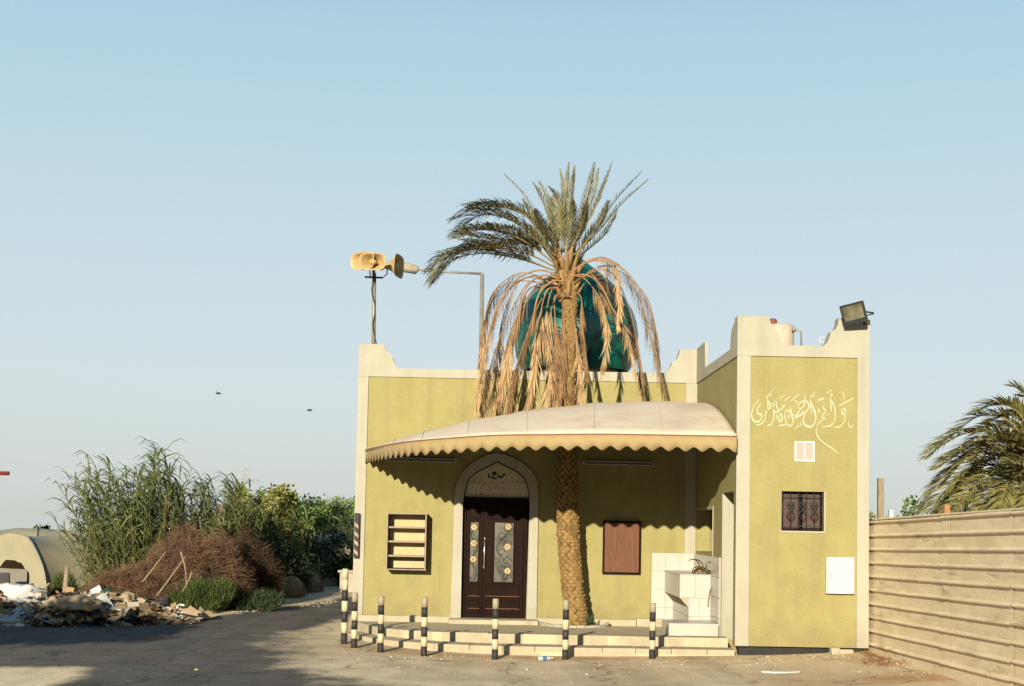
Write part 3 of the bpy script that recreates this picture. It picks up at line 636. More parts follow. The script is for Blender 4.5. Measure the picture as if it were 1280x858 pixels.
for i in range(n+1):
    s_ = S[-1]*i/n; p = fpt(s_); dpt = -.195-.033*(1-abs(sin(pi*s_/.245))*2)*-1*-1
    dpt = -.235+.062*abs(sin(pi*s_/.245))**1.3 if False else -.205-.032*cos(2*pi*s_/.245)
    wob = .008*sin(2*pi*s_/.245)+.01*sin(s_*3.1)
    tv.append([p+Vector((0, -.012, -.006)), p+Vector((0, -.016+wob*.6, dpt*.5)), p+Vector((0, -.012+wob, dpt))])
m.v = [q_ for t_ in tv for q_ in t_]; m.f = [(i*3+k, i*3+k+1, (i+1)*3+k+1, (i+1)*3+k) for i in range(n) for k in range(2)]; m.sm = [True]*len(m.f)
vl = m.build('scalloped_valance', m_valance, AW); md = vl.modifiers.new('thick', 'SOLIDIFY'); md.thickness = .008
fr = MB().tube([p+Vector((0, .03, -.03)) for p in Fp], .016, 6).build('front_rail', m_iron, AW)
for i in (27, 40.5, 54, 67.5, 81, 94.5):
    i = int(i)
    MB().tube([q_+Vector((0, 0, .006)) for q_ in rows[i]], .0035, 5).build('canvas_seam', m_canvas, AW)
    MB().tube([q_+Vector((0, 0, -.03)) for q_ in rows[i]], .013, 6).build('awning_rib', m_iron, AW)

# ================================================================ things fixed to the walls
def tubelight(u0, v0, u1, v1, label):
    a, b = at(u0, v0, YF-.1), at(u1, v1, YF-.1)
    t = thing('tube_light', (a.x, YF-.1, a.z), label, 'tube light', 'fluorescent tubes under the awning')
    MB().box(a.x, b.x, YF-.07, YF-.01, a.z-.02, a.z+.05).build('housing', m_white, t, bevel=.005)
    MB().tube([(a.x+.03, YF-.1, a.z), (b.x-.03, YF-.1, a.z)], .014, 8).build('glass_tube', m_glass, t)
tubelight(483, 575, 571, 575, 'unlit tube light in the shade left of the arched door')
tubelight(729, 579, 817, 579, 'unlit tube light in the shade above the brown wall cabinet')
# shoe rack
x0, x1, z0, z1 = rect(483.3, 641.8, 533.3, 713.2, YF-.3); y0, y1 = YF-.30, YF-.004
rk = thing('shoe_rack', (x0, y0, z0), 'black edged open wall rack with four empty shelves left of the door', 'shoe rack')
t_ = .035
def slab(name, *b, m_=m_redw): return MB().box(*b).build(name, m_, rk, bevel=.003)
slab('side_board', x0, x0+t_, y0, y1, z0, z1, m_=m_dark); slab('side_board', x1-t_, x1, y0, y1, z0, z1, m_=m_dark)
slab('top_board', x0+t_, x1-t_, y0, y1, z1-t_, z1, m_=m_dark); slab('bottom_board', x0+t_, x1-t_, y0, y1, z0, z0+t_, m_=m_dark)
m_tan = mat('tan_board', (.62,.52,.28), (.70,.6,.36), 3, .8)
m_edge = mat('pinkish_board_edge', (.42,.30,.21), (.5,.37,.26), 6, .7)
MB().box(x0+t_, x1-t_, y1-.02, y1, z0+t_, z1-t_).build('back_board', m_tan, rk)
for i in range(1, 4):
    z_ = z0+(z1-z0)*i/4; MB().box(x0+t_, x1-t_, y0+.005, y1-.021, z_-.016, z_+.016).build('shelf', m_tan, rk, bevel=.003)
for (a, b, c, d_) in ((x0, x1, z1-.018, z1), (x0, x1, z0+.005, z0+.024), (x0, x0+.016, z0+.025, z1-.02), (x1-.03, x1-.008, z0+.025, z1-.02)):
    MB().box(a, b, y0-.006, y0-.001, c, d_).build('edge_strip', m_edge, rk)
for i in range(1, 4):
    z_ = z0+(z1-z0)*i/4; MB().box(x0+t_, x1-t_, y0-.006, y0+.004, z_-.014, z_+.014).build('edge_strip', m_edge, rk)
# brown cabinet
x0, x1, z0, z1 = rect(753.6, 651.5, 800.8, 717.7, YF-.07)
cb = thing('wall_cabinet', (x0, YF, z0), 'red-brown wooden cabinet with dark frame on the wall right of the palm trunk', 'cabinet')
MB().prism([(x0, z0), (x1, z0), (x1, z1), (x0, z1)], YF-.075, YF-.004, holes=[[(x0+.03, z0+.03), (x1-.03, z0+.03), (x1-.03, z1-.03), (x0+.03, z1-.03)]]).build('cabinet_frame', m_dark, cb, fix=True)
MB().box(x0+.031, x1-.031, YF-.065, YF-.01, z0+.031, z1-.031).build('cabinet_door', m_redw, cb)
MB().lathe([(.001, -.03), (.012, -.025), (.012, 0)], (0, 0, 0), 10, Matrix.Translation((x0+.05, YF-.068, (z0+z1)/2)) @ Matrix.Rotation(-pi/2, 4, 'X')).build('knob', m_chrome, cb)
# white meter box
x0, x1, z0, z1 = rect(1033.4, 696.8, 1068.3, 742.6, YT-.1)
mb_ = thing('meter_box', (x0, YT, z0), 'white painted metal meter box low on the wing wall under the barred window', 'meter box')
MB().box(x0, x1, YT-.09, YT-.003, z0, z1).build('casing', m_white, mb_, bevel=.006)
MB().box(x0+.045, x1-.045, YT-.098, YT-.091, z0+.045, z1-.045).build('access_door', m_white, mb_, bevel=.003)
MB().box(x0+.055, x0+.07, YT-.106, YT-.099, (z0+z1)/2-.03, (z0+z1)/2+.03).build('latch', m_galv, mb_)
# floodlight
fl = at(1070, 400, YT-.12)
ft = thing('floodlight', (fl.x, fl.y, fl.z), 'black square floodlight tilted on the top right corner of the wing', 'floodlight')
Mf = Matrix.Translation(at(1067.5, 392, YT-.22)) @ Matrix.Rotation(radians(-13), 4, 'Y') @ Matrix.Rotation(radians(-26), 4, 'Z') @ Matrix.Rotation(radians(10), 4, 'X')
hw, hh = .175, .155
MB().prism([(-hw, -hh), (hw, -hh), (hw, hh), (-hw, hh)], -.06, -.0, holes=[[(-hw+.03, -hh+.07), (hw-.03, -hh+.07), (hw-.03, hh-.02), (-hw+.03, hh-.02)]])
b_ = MB().prism([(-hw, -hh), (hw, -hh), (hw, hh), (-hw, hh)], -.06, -.0, holes=[[(-hw+.03, -hh+.07), (hw-.03, -hh+.07), (hw-.03, hh-.02), (-hw+.03, hh-.02)]])
b_.v = [tuple(Mf @ Vector(p)) for p in b_.v]; b_.build('bezel', m_blackp, ft, fix=True, bevel=.006)
b_ = MB(); fr_ = [(-hw, -hh), (hw, -hh), (hw, hh), (-hw, hh)]; bk_ = [(-hw*.65, -hh*.6), (hw*.65, -hh*.6), (hw*.65, hh*.6), (-hw*.65, hh*.6)]
b_.add([Mf @ Vector((x, .001, z)) for x, z in fr_]+[Mf @ Vector((x, .12, z)) for x, z in bk_], [(0,1,5,4),(1,2,6,5),(2,3,7,6),(3,0,4,7),(7,6,5,4)]); b_.build('lamp_housing', m_blackp, ft)
b_ = MB().box(-hw+.028, hw-.028, -.045, -.04, -hh+.068, hh-.018, Mf); b_.build('lens', m_lens, ft)
b_ = MB(); b_.add([Mf @ Vector(p) for p in ((-.09,-.047,-.07),(.09,-.047,-.07),(.12,-.047,.0),(.0,-.047,-.03))], [(0,1,2,3)]); b_.build('lens_glint', m_glint, ft)  # bright patch laid over the lens, a painted glint
for i in range(5): MB().box(-hw*.6, hw*.6, .121-.03, .15, -hh*.5+i*.035, -hh*.5+i*.035+.008, Mf).build('cooling_fin', m_blackp, ft)
a = at(1080, 391, YT-.12); MB().tube([at(1075, 391, YT-.15), at(1080, 389.5, YT-.12), at(1092, 391.5, YT-.05)], .012, 6).tube([at(1075, 395, YT-.15), at(1082, 394.5, YT-.12), at(1092, 392.5, YT-.05)], .010, 6).build('yoke', m_blackp, ft)
a = at(1082, 404, YT+.03); MB().box(a.x-.05, a.x+.05, YT-.04, YT+.1, a.z-.04, a.z+.04).build('mounting_foot', m_brass, ft, bevel=.004)
# roof tank and its pipe
tc_ = at(979, 431, 21.2)
tk = thing('roof_tank', (tc_.x, 21.2, 4.15), 'pinkish beige water tank standing on the wing roof behind the stepped corner', 'water tank')
R_ = .22
MB().lathe([(R_, 4.15), (R_, at(979, 409, 21.2).z), (R_*.8, at(979, 406.5, 21.2).z), (.05, at(979, 405.5, 21.2).z)], (tc_.x-.05, 21.2, 0), 28).build('tank_body', m_tank, tk)
MB().lathe([(.07, 0), (.07, .09), (.05, .12), (.001, .125)], (at(966, 400, 21.2).x, 21.2, at(966, 408, 21.2).z), 14).build('tank_lid', m_rust, tk)
MB().tube([(tc_.x+.1, 21.0, at(991, 412, 21).z), at(1001.5, 414.5, 21.0), at(1002, 440, 21.0)], .016, 7).tube([at(990,412,21.0), at(995,412.5,21)], .03, 7).build('pipe', m_galv, tk)
c0 = at(1025, 433, 20.5); m_ = MB()
m_.tube([at(1025,434,20.5), at(1025,423,20.5), at(1034,421,20.5)], .012, 6).tube([at(1025,428,20.5), at(1031,427,20.5)], .008, 6)
tag(m_.build('pipe_bracket', m_white), 'small white pipe bracket on the wing roof beside the right stepped horn', 'pipe')
# washing station
WS = thing('washing_station', (3, 22.6, .1), 'white tiled washing place with taps and a splash step beside the side doorway', 'washing station')
def tiles(u, axis_, a0, a1, z0, z1, fixed, sw=.22, sh=.30, name='tile', th=.012):
    na, nz_ = max(1, round((a1-a0)/sw)), max(1, round((z1-z0)/sh)); da, dz = (a1-a0)/na, (z1-z0)/nz_
    for i in range(na):
        for j in range(nz_):
            A, B, C_, D = a0+i*da+.0035, a0+(i+1)*da-.0035, z0+j*dz+.0035, z0+(j+1)*dz-.0035
            if axis_ == 'Y': MB().box(A, B, fixed-th, fixed, C_, D).build(name, m_tile, WS)
            else: MB().box(fixed-th, fixed, A, B, C_, D).build(name, m_tile, WS)
tx0 = at(814, 740, YF-.06).x; tz1 = at(840, 691.6, YF-.06).z
MB().box(tx0+.004, XS-.03, YF-.05, YF-.026, .09, tz1-.004).build('backing', m_grout, WS)
tiles(0, 'Y', tx0, XS-.032, .1, tz1, YF-.051)
yS0 = yb+.03
MB().box(XS-.026, XS-.003, yS0, YF-.052, .09, tz1-.004).build('side_backing', m_grout, WS)
tiles(0, 'X', yS0, YF-.066, .1, tz1, XS-.027)
bx0 = at(831, 730, YF-.065).x; yB = max(yS0+.15, onX(850, 730, bx0).y); zt_ = at(870, 718.7, yB).z; zm = at(870, 748, yB).z; bx1 = at(861, 765, yB).x
MB().box(bx0+.01, XS-.04, yB+.01, YF-.064, zm+.01, zt_-.012).box(bx1+.01, XS-.04, yB+.01, YF-.064, .08, zm+.009).build('block_core', m_grout, WS)
tiles(0, 'Y', bx0, XS-.05, zm, zt_, yB+.01); tiles(0, 'Y', bx1, XS-.05, .1, zm-.002, yB+.01)
tiles(0, 'X', yB+.012, YF-.066, zm, zt_, bx0+.01); tiles(0, 'X', yB+.012, YF-.066, .1, zm-.002, bx1+.01)
MB().box(bx0-.012, XS-.042, yB-.012, YF-.066, zt_-.012, zt_+.006).build('counter_slab', m_tile, WS, bevel=.004)
MB().add([(bx0, yB+.02, zm+.002), (bx1, yB+.02, zm-.16), (bx1, YF-.07, zm-.16), (bx0, YF-.07, zm+.002), (bx1, yB+.02, zm+.002), (bx1, YF-.07, zm+.002)], [(0,1,2,3),(0,4,1),(3,2,5)]).build('sloping_bracket', m_concr, WS)
fsy = onX(899, 785, XS-.05).y; fz1 = at(860, 779.6, fsy).z; fx0 = at(836, 785, fsy).x
MB().box(fx0, XS-.06, fsy, yB-.02, topz(fsy)-.03, fz1).build('splash_step', m_tile, WS, bevel=.006)
def ti(u, v, dy=.1): return at(u, v, yB+dy)
zz_ = zt_+.006
f_ = MB()
f_.tube(spline([ti(867,717), ti(868,712), ti(874,710), ti(882,713), ti(887,717)], 5), .02, 8, sx=1.4)
f_.tube(spline([ti(872,713), ti(874,706), ti(870,700.5), ti(864,699.5), ti(861,702)], 5), .009, 7)
f_.tube(spline([ti(879,713), ti(878,705), ti(873,700.5), ti(868,699)], 5), .009, 7)
f_.tube([ti(866,713.5), ti(890,714)], .013, 7).tube([ti(882,712), ti(883,704), ti(891,702)], .010, 6)
f_.build('tap', m_brass, WS)
MB().tube(spline([ti(894,735.5,-.0), ti(890,734.6,-.06), ti(887.5,738,-.07), ti(885.5,750,-.06), ti(885,758,-.06)], 5), .009, 6).build('hose', m_galv, WS)

# ================================================================ striped warning board on the left corner
p0, p1 = at(442.3, 641.5, YF-.12), at(449.2, 697, YF-.12)
wb = thing('warning_board', (p0.x, YF-.1, p1.z), 'narrow black board with faded orange slanting stripes on the left building corner', 'warning board')
a = at(442.6, 669, YF-.12); b2 = at(448.6, 669, YF-.12); zA, zB_ = p0.z, at(445, 697.5, YF-.12).z
MB().box(a.x, b2.x, YF-.10, YF-.06, zB_, zA).build('board', m_blackp, wb, bevel=.003)
MB().box(a.x+.02, b2.x-.02, YF-.059, YF-.006, zB_+.2, zB_+.24).build('bracket', m_iron, wb)
hgt = zA-zB_; W_ = b2.x-a.x
for f0 in (.12, .33, .52, .72):
    z_ = zB_+hgt*f0
    MB().add([(a.x+.004, YF-.104, z_), (b2.x-.012, YF-.104, z_-.06), (b2.x-.012, YF-.104, z_+.0), (a.x+.004, YF-.104, z_+.065)], [(0,1,2,3)]).build('stripe', m_chev, wb)

# ================================================================ horn loudspeakers on a pole
pb, pt_ = at(467.3, 432, YF+.1), at(467.8, 343, YF+.1)
pole = thing('loudspeaker_pole', (pb.x, pb.y, ZC), 'thin grey pole rising from the left roof corner under the horn loudspeakers', 'pole')
MB().tube([(pb.x, pb.y, pb.z-.3), pt_], .036, 10).build('pole_tube', m_galv, pole)
MB().tube([at(456, 346.5, YF-.0), at(479, 347.5, YF)], .018, 6).tube([at(467, 349, YF+.1), at(467, 338, YF+.1)], .025, 8).build('crossbar', m_iron, pole)
MB().tube(spline([at(470, 342, YF+.0), at(464.5, 362, YF+.02), at(469, 385, YF+.03), at(466, 408, YF+.03), at(471, 431, YF+.05)], 5), .008, 5).build('cable', m_iron, pole)
def horn(c, az, tilt, w_, h_, L_, label):
    t = thing('horn_loudspeaker', c, label, 'loudspeaker', 'horn loudspeakers on the roof pole')
    M_ = Matrix.Translation(c) @ Matrix.Rotation(az, 4, 'Z') @ Matrix.Rotation(pi/2+tilt, 4, 'X')   # local +Z -> out of the mouth
    def rings(P_, n=32, inner=False):
        vs = []
        for s_, zz, ex in P_:
            for k in range(n):
                th = 2*pi*k/n; c_, q_ = cos(th), sin(th)
                vs.append(M_ @ Vector((math.copysign(abs(c_)**ex, c_)*w_*s_, math.copysign(abs(q_)**ex, q_)*h_*s_, zz)))
        return vs, [(i*n+k, i*n+(k+1) % n, (i+1)*n+(k+1) % n, (i+1)*n+k) for i in range(len(P_)-1) for k in range(n)]
    P_ = [(.16, -L_, 1), (.22, -L_*.9, 1), (.34, -L_*.6, .9), (.58, -L_*.3, .75), (.86, -L_*.08, .6), (1.0, 0, .55), (1.03, .012, .55), (.99, .015, .55), (.84, -L_*.09, .6), (.55, -L_*.32, .75), (.30, -L_*.6, .9), (.12, -L_*.66, 1), (.01, -L_*.66, 1)]
    v_, f__ = rings(P_); MB().add(v_, f__, True).build('bell', m_plast, t)
    v_, f__ = rings([(.30, -L_*.66, 1), (.30, -L_*.12, 1), (.24, -L_*.04, 1), (.01, -L_*.02, 1)], 16); MB().add(v_, f__, True).build('centre_plug', m_plast, t)
    MB().lathe([(.001, -L_-.11), (.075, -L_-.11), (.085, -L_-.02), (.06, -L_+.03)], (0, 0, 0), 16, M_).build('driver', m_blackp, t)
    b = M_ @ Vector((0, 0, -L_*.7)); MB().tube([b, b+Vector((0, 0, -h_*.75)), (min(max(b.x, pt_.x-.17), pt_.x+.17), pt_.y-.03, pt_.z-.045)], .013, 6).build('clamp', m_chrome, t)
    return t
horn(at(453, 326.5, YF-.30), radians(-28), radians(3), .24, .155, .34, 'left-hand beige horn loudspeaker turned towards the road')
horn(at(465.5, 327, YF-.42), radians(-4), radians(4), .225, .15, .36, 'front beige horn loudspeaker with its wide mouth facing the viewer')
horn(at(498, 333, YF+.05), radians(76), radians(3), .27, .20, .30, 'right-hand beige horn loudspeaker seen from its side, facing right')
# ================================================================ street lamp behind
yl = 27.5; lb, ltp = at(604, 480, yl), at(602.6, 342.5, yl)
sl_ = thing('street_lamp', (lb.x, yl, 0), 'grey street lamp behind the mosque with a long arm reaching left', 'street lamp')
MB().tube([(lb.x, yl, -.1), (ltp.x, yl, ltp.z)], [.055, .042], 8).build('lamp_post', m_galv, sl_)
MB().tube([ltp, at(560, 340.5, yl), at(525, 338, yl)], [.028, .022, .018], 7).build('arm', m_galv, sl_)
A_, B_ = at(524, 337.5, yl), at(500, 333, yl); d_ = (B_-A_)
m_ = MB(); m_.tube([A_, A_+d_*.08, A_+d_*.5, A_+d_*.95, B_], [.02, .075, .10, .09, .04], 10); m_.build('lamp_head', m_concr, sl_)
MB().tube([A_+d_*.15+Vector((0,0,-.07)), A_+d_*.9+Vector((0,0,-.08))], .035, 8).build('lamp_glass', m_glass, sl_)

# ================================================================ bollards
BO = [(430, 805, 711, 7, .048, 'tallest black and cream striped bollard, leftmost in the row'),
      (442.5, 810, 741, 6, .046, 'striped bollard by the left building corner, second from the left'),
      (475.5, 815.5, 745, 6, .045, 'striped bollard below the open wall rack, at the curved left end of the steps'),
      (529.8, 820.5, 747, 6, .045, 'striped bollard before the steps just left of the arched door'),
      (618.5, 824.5, 748.5, 6, .045, 'striped bollard standing directly before the arched door, with greyed top'),
      (706.5, 824.5, 750, 6, .045, 'striped bollard standing before the palm trunk'),
      (815, 823.5, 754, 6, .045, 'chipped striped bollard before the white washing place, rightmost of the row')]
for i, (u, v, vt, nb, rr_, lab) in enumerate(BO):
    g0 = on_ground(u, v); ztp = at(u+1.5, vt, g0.y).z; lean = Vector((at(u+1.2+(.6 if i == 0 else 0), vt, g0.y).x-g0.x, 0, 0))
    t = thing('bollard', g0, lab, 'bollard', 'striped bollards along the steps')
    rs = random.Random(i); H_ = ztp-g0.z; MB().tube([g0+Vector((0,0,-.05)), g0+lean+Vector((0,0,H_-.001))], rr_*.93, 14).build('pole_core', m_bandy, t)
    for k in range(nb):
        f0, f1 = k/nb, (k+1)/nb
        a = g0+lean*f0+Vector((0, 0, H_*f0+(0 if k else -.03)+.0006)); b = g0+lean*f1+Vector((0, 0, H_*f1-.0006))
        topmost = k == nb-1
        mt = m_bandk if k % 2 == 0 else (m_bandy if topmost and i not in (0,) else m_bandw)
        if topmost and nb % 2 == 1: mt = m_bandw
        P_ = [a, a.lerp(b, .5), b] if not topmost else [a, a.lerp(b, .6), a.lerp(b, .93), b]
        R_ = [rr_]*3 if not topmost else [rr_, rr_, rr_*.95, rr_*.6]
        MB().tube(P_, R_, 14).build('painted_band', mt, t)

# ================================================================ palms
def frond_geo(path, n_leaf, leaf, width, spread, up, hang, rs, dead=False, rr=.02, jitter=.15, start=.16, taper=0):
    """path: world points of the midrib. returns midrib MB, leaflet MB"""
    P_ = spline(path, 7); S_ = [0]
    for a, b in zip(P_, P_[1:]): S_.append(S_[-1]+(b-a).length)
    T = S_[-1]; rb, lf = MB(), MB()
    rb.tube(P_, [rr*(1-.8*s_/T)+.002 for s_ in S_], 5)
    def pt(s_):
        for i in range(len(S_)-1):
            if S_[i+1] >= s_:
                return P_[i].lerp(P_[i+1], (s_-S_[i])/(S_[i+1]-S_[i]+1e-9)), (P_[i+1]-P_[i]).normalized()
        return P_[-1], (P_[-1]-P_[-2]).normalized()
    for i in range(n_leaf):
        f = start+(1-start)*i/(n_leaf-1); p, d_ = pt(f*T*.999)
        side = d_.cross(Vector((0, 0, 1)))
        if side.length < .2: side = d_.cross(up)
        side.normalize(); nrm = side.cross(d_).normalized()
        if nrm.dot(up) < 0: nrm = -nrm
        prof = min(1, .45+f*2.2)*min(1, (1.03-f)*2.6+.35)*(1-taper*f)
        for sg in (1, -1):
            if dead and rs.random() < .12: continue
            L_ = leaf*prof*rs.uniform(1-jitter, 1+jitter); sp = spread*rs.uniform(.8, 1.2)
            if dead:
                dr = (d_*rs.uniform(.2, .9)+side*sg*rs.uniform(.0, .22)+Vector((0, 0, -1))*rs.uniform(.6, 1.3)+Vector((rs.gauss(0,.13), rs.gauss(0,.13), 0))).normalized()
                e = p+dr*L_; mid = p+dr*L_*.5+Vector((0, 0, -.02))
            else:
                fw = .65+.5*f
                dr = (d_*fw+side*sg*sp+nrm*rs.uniform(.15, .55)).normalized()
                mid = p+dr*L_*.5; e = p+dr*L_+Vector((0, 0, -hang*L_*rs.uniform(.5, 1.5)))
            wv = dr.cross(nrm if abs(dr.dot(nrm)) < .9 else side).normalized()*width*rs.uniform(.8, 1.2)
            if rs.random() < .5 and not dead: wv = (wv+nrm*width*rs.uniform(-.8, .8))
            lf.add([p-wv*.5, p+wv*.5, mid+wv, mid-wv, e], [(0, 1, 2, 3), (3, 2, 4)])
    return rb, lf
YP = 22.82
palm = thing('palm_tree', (pc.x, YP, .05), 'date palm growing up through the awning with a skirt of dead fronds', 'palm tree')
TR = [(722,781,17.5),(719,760,15.5),(715,730,15),(712.5,700,15),(710.5,670,15.5),(709.5,640,15),(709,600,14),(709,560,12.5),(709,500,11),(709.5,460,10.5),(711,420,10),(712,385,10.5),(711,362,13),(708,345,13),(706,330,8)]
tp = spline([at(u, v, YP) for u, v, r_ in TR], 6); trr = []
for i in range(len(tp)):
    t = i/6; a = int(min(t, len(TR)-2)); f = t-a; trr.append((TR[a][2]*(1-f)+TR[min(a+1, len(TR)-1)][2]*f)*YP/1650*.87)
tk_ = MB().tube(tp, [r_*.90 for r_ in trr], 14).build('trunk', m_trunkc, palm)
bt = MB(); SL = [0]; rs = random.Random(5)
for a, b in zip(tp, tp[1:]): SL.append(SL[-1]+(b-a).length)
s_ = .02; rowi = 0
while s_ < SL[-1]-.15:
    for i in range(len(SL)-1):
        if SL[i+1] >= s_: break
    f = (s_-SL[i])/(SL[i+1]-SL[i]); c = tp[i].lerp(tp[i+1], f); R_ = trr[i]*(1-f)+trr[i+1]*f; ax = (tp[i+1]-tp[i]).normalized()
    nb = 11 if R_ > .17 else 9
    for k in range(nb):
        th = 2*pi*(k+.5*(rowi % 2))/nb+rs.uniform(-.1, .1); o_ = Vector((cos(th), sin(th), 0)); tg = Vector((-sin(th), cos(th), 0))
        w_ = R_*pi/nb*1.08; hh_ = .062*rs.uniform(.85, 1.2); out_ = R_*(1.0+rs.uniform(.0, .13)); cc = c
        a = cc+o_*R_*.86+tg*w_-ax*.0; b = cc+o_*R_*.86-tg*w_; lo = cc+o_*R_*.88-ax*hh_*.9; tpx = cc+o_*out_+ax*hh_*.8+tg*w_*.45; tpy = cc+o_*out_+ax*hh_*.8-tg*w_*.45
        inn_ = cc+o_*R_*.8+ax*hh_*.9
        m0 = cc+o_*(out_*.985)+tg*w_*.8+ax*hh_*.15; m1 = cc+o_*(out_*.985)-tg*w_*.8+ax*hh_*.15
        bt.add([lo, m0, tpx, tpy, m1, inn_, a, b], [(0,1,4), (1,2,3,4), (2,5,3), (1,6,5,2), (4,3,5,7), (0,6,1), (0,4,7)])
    s_ += .058*rs.uniform(.9, 1.1); rowi += 1
tag(bt.build('trunk_boots', m_trunk, palm, fix=False), kind='stuff')
# crown boots: long orange leaf bases
for i in range(26):
    th = i*2.4; z_ = -.55+.9*(i/26); c = at(709, 350, YP); o_ = Vector((cos(th), sin(th)*.9, 0)); L_ = rs.uniform(.28, .5)
    b0 = c+Vector((0, 0, z_*.75))+o_*.10; MB().tube([b0, b0+o_*.10+Vector((0, 0, L_*.55)), b0+o_*.20+Vector((0, 0, L_))], [.045, .032, .012], 5, sx=1.5).build('leaf_base', m_deadr if i % 3 else m_trunk, palm)
GF = [ # pixel polyline of each living frond with depth offsets at its tip, leaflet length
 ([(694,334),(660,318),(615,310),(568,320),(541,355)], -.5, .40), ([(692,338),(650,322),(600,312),(560,318),(535,338)], .3, .40), ([(694,330),(652,300),(612,288),(585,290),(571,298)], -.9, .40),
 ([(692,326),(662,290),(628,268),(595,262),(567,274)], .2, .42), ([(696,322),(668,280),(640,262),(610,258),(590,262)], .9, .38), ([(694,330),(660,305),(630,300),(600,297),(573,292)], .8, .40),
 ([(698,318),(678,285),(656,246),(631,219)], .1, .30), ([(700,316),(690,282),(680,254),(666,228)], -.4, .27), ([(700,318),(695,280),(685,250),(674,228)], .7, .28), ([(702,318),(701,280),(698,250),(686,234)], -.8, .27),
 ([(704,316),(705,270),(704,235),(700,212)], .5, .22), ([(704,316),(706,268),(709,230),(711,204)], -.3, .22), ([(705,316),(711,270),(715,235),(718,209)], -.7, .22),
 ([(708,318),(722,282),(735,243),(743,205)], -.5, .30), ([(710,320),(731,284),(750,245),(765,204)], .2, .30), ([(712,324),(742,290),(770,250),(802,215)], .4, .30), ([(708,318),(724,285),(741,246),(748,212)], .8, .3),
 ([(700,318),(685,292),(674,275),(669,262)], -1.5, .32), ([(702,322),(690,300),(680,288),(670,286)], -1.8, .34), ([(706,322),(712,296),(716,270),(716,250)], -1.0, .3), ([(700,320),(692,290),(690,262),(692,244)], 1.0, .3),
 ([(698,324),(670,300),(645,288),(625,284)], -1.3, .4), ([(698,326),(676,306),(655,300),(640,302)], 1.2, .4), ([(712,326),(735,300),(752,275),(760,252)], -.9, .32), ([(706,320),(720,300),(730,275),(733,252)], -1.3, .3),
 ([(698,330),(680,308),(664,270),(654,250)], -.6, .3), ([(710,330),(735,312),(757,292),(772,262)], .9, .3)]
GF += [([(u, v) if j == 0 else (u+8*j/(len(P_)-1)*(1 if n_ % 2 else -.4), v+(10 if n_ % 2 or n_ > 5 else -4)*j/(len(P_)-1)) for j, (u, v) in enumerate(P_)], dy*.4+(.5 if n_ % 2 else -.5), leaf*.95) for n_, (P_, dy, leaf) in enumerate(GF[:6]+GF[14:16])]
def put_frond(P_px, dy, leaf, Y0, par, ms, seed, nl, name='frond', dead=False, width=.012, spread=.75, hang=.06, rr=.018, start=.16, taper=0):
    rs = random.Random(seed); n = len(P_px)-1
    path = [at(u, v, Y0+dy*(i/n)**1.2) for i, (u, v) in enumerate(P_px)]
    rb, lf = frond_geo(path, nl, leaf, width, spread, Vector((0, -.2, 1)), hang, rs, dead, rr, start=start, taper=taper)
    f_ = rb.build(name, ms[1], par); lf.build('leaflets', ms[0], f_)
    return f_
for i, (P_, dy, leaf) in enumerate(GF): put_frond(P_, dy, leaf*(1.35 if P_[-1][0] < 600 else .95), YP, palm, (m_frond, m_rachis), i, 80 if P_[-1][0] < 600 else 44, width=.0100 if P_[-1][0] < 600 else .0075, spread=.85 if P_[-1][0] < 600 else .6, rr=.013, hang=.28 if P_[-1][0] < 600 else .02, taper=.25 if P_[-1][0] < 600 else .62)
DF = [([(698,348),(670,345),(628,372),(606,440),(592,522)], -.6), ([(696,350),(665,350),(640,380),(618,450),(603,522)], -.3), ([(698,352),(672,352),(648,400),(628,470),(612,520)], -.9),
 ([(694,345),(640,352),(612,385),(600,440),(596,500)], .3), ([(700,352),(680,358),(662,400),(645,470),(633,518)], -.8), ([(700,350),(685,355),(668,390),(650,450),(640,512)], .1), ([(700,355),(684,365),(672,420),(664,470),(655,512)], -1.0),
 ([(698,346),(655,340),(622,362),(604,400),(598,460)], .6), ([(700,358),(686,368),(678,410),(670,470),(666,510)], -.6), ([(703,358),(692,372),(688,410),(686,460),(684,505)], -.5), ([(703,360),(696,375),(693,430),(692,500)], -.35),
 ([(712,345),(742,322),(775,330),(806,368),(824,440)], -.3), ([(713,345),(748,326),(785,345),(812,410),(834,505)], -.7), ([(713,348),(752,335),(782,372),(798,430),(806,500)], -.2), ([(712,350),(740,345),(765,380),(782,420),(795,465)], -.9),
 ([(712,350),(735,348),(752,380),(757,420),(751,468)], -1.1), ([(710,356),(722,372),(730,410),(735,470)], -.7), ([(708,360),(716,378),(722,430),(728,505)], -.4), ([(712,342),(745,328),(770,335),(778,365),(773,408)], -.9), ([(712,346),(736,335),(760,350),(788,400),(792,440)], .6),
 ([(694,350),(660,362),(648,400),(636,440),(620,500)], .5), ([(690,352),(650,348),(630,400),(618,480),(600,518)], .2), ([(706,362),(706,380),(702,430),(700,500)], -.3), ([(712,344),(760,330),(800,360),(816,400),(826,470)], .2), ([(696,352),(664,370),(640,420),(622,490),(596,524)], -.2)]
for i, (P_, dy) in enumerate(DF):
    put_frond([(P_[0][0]+5*sin(i*2.3), P_[0][1]+9*cos(i*1.9)+4)]+[(u+3.5*sin(i*1.7+v*.05), v+3*sin(i*3.1)) for u, v in P_[1:-1]]+[P_[-1]], dy, .50 if P_[-1][1] > 480 else .36, YP, palm, (m_dead2 if i % 3 == 1 else m_dead, m_deadr), 50+i, 74, 'dead_frond', True, width=.0085, rr=.010, start=.24)
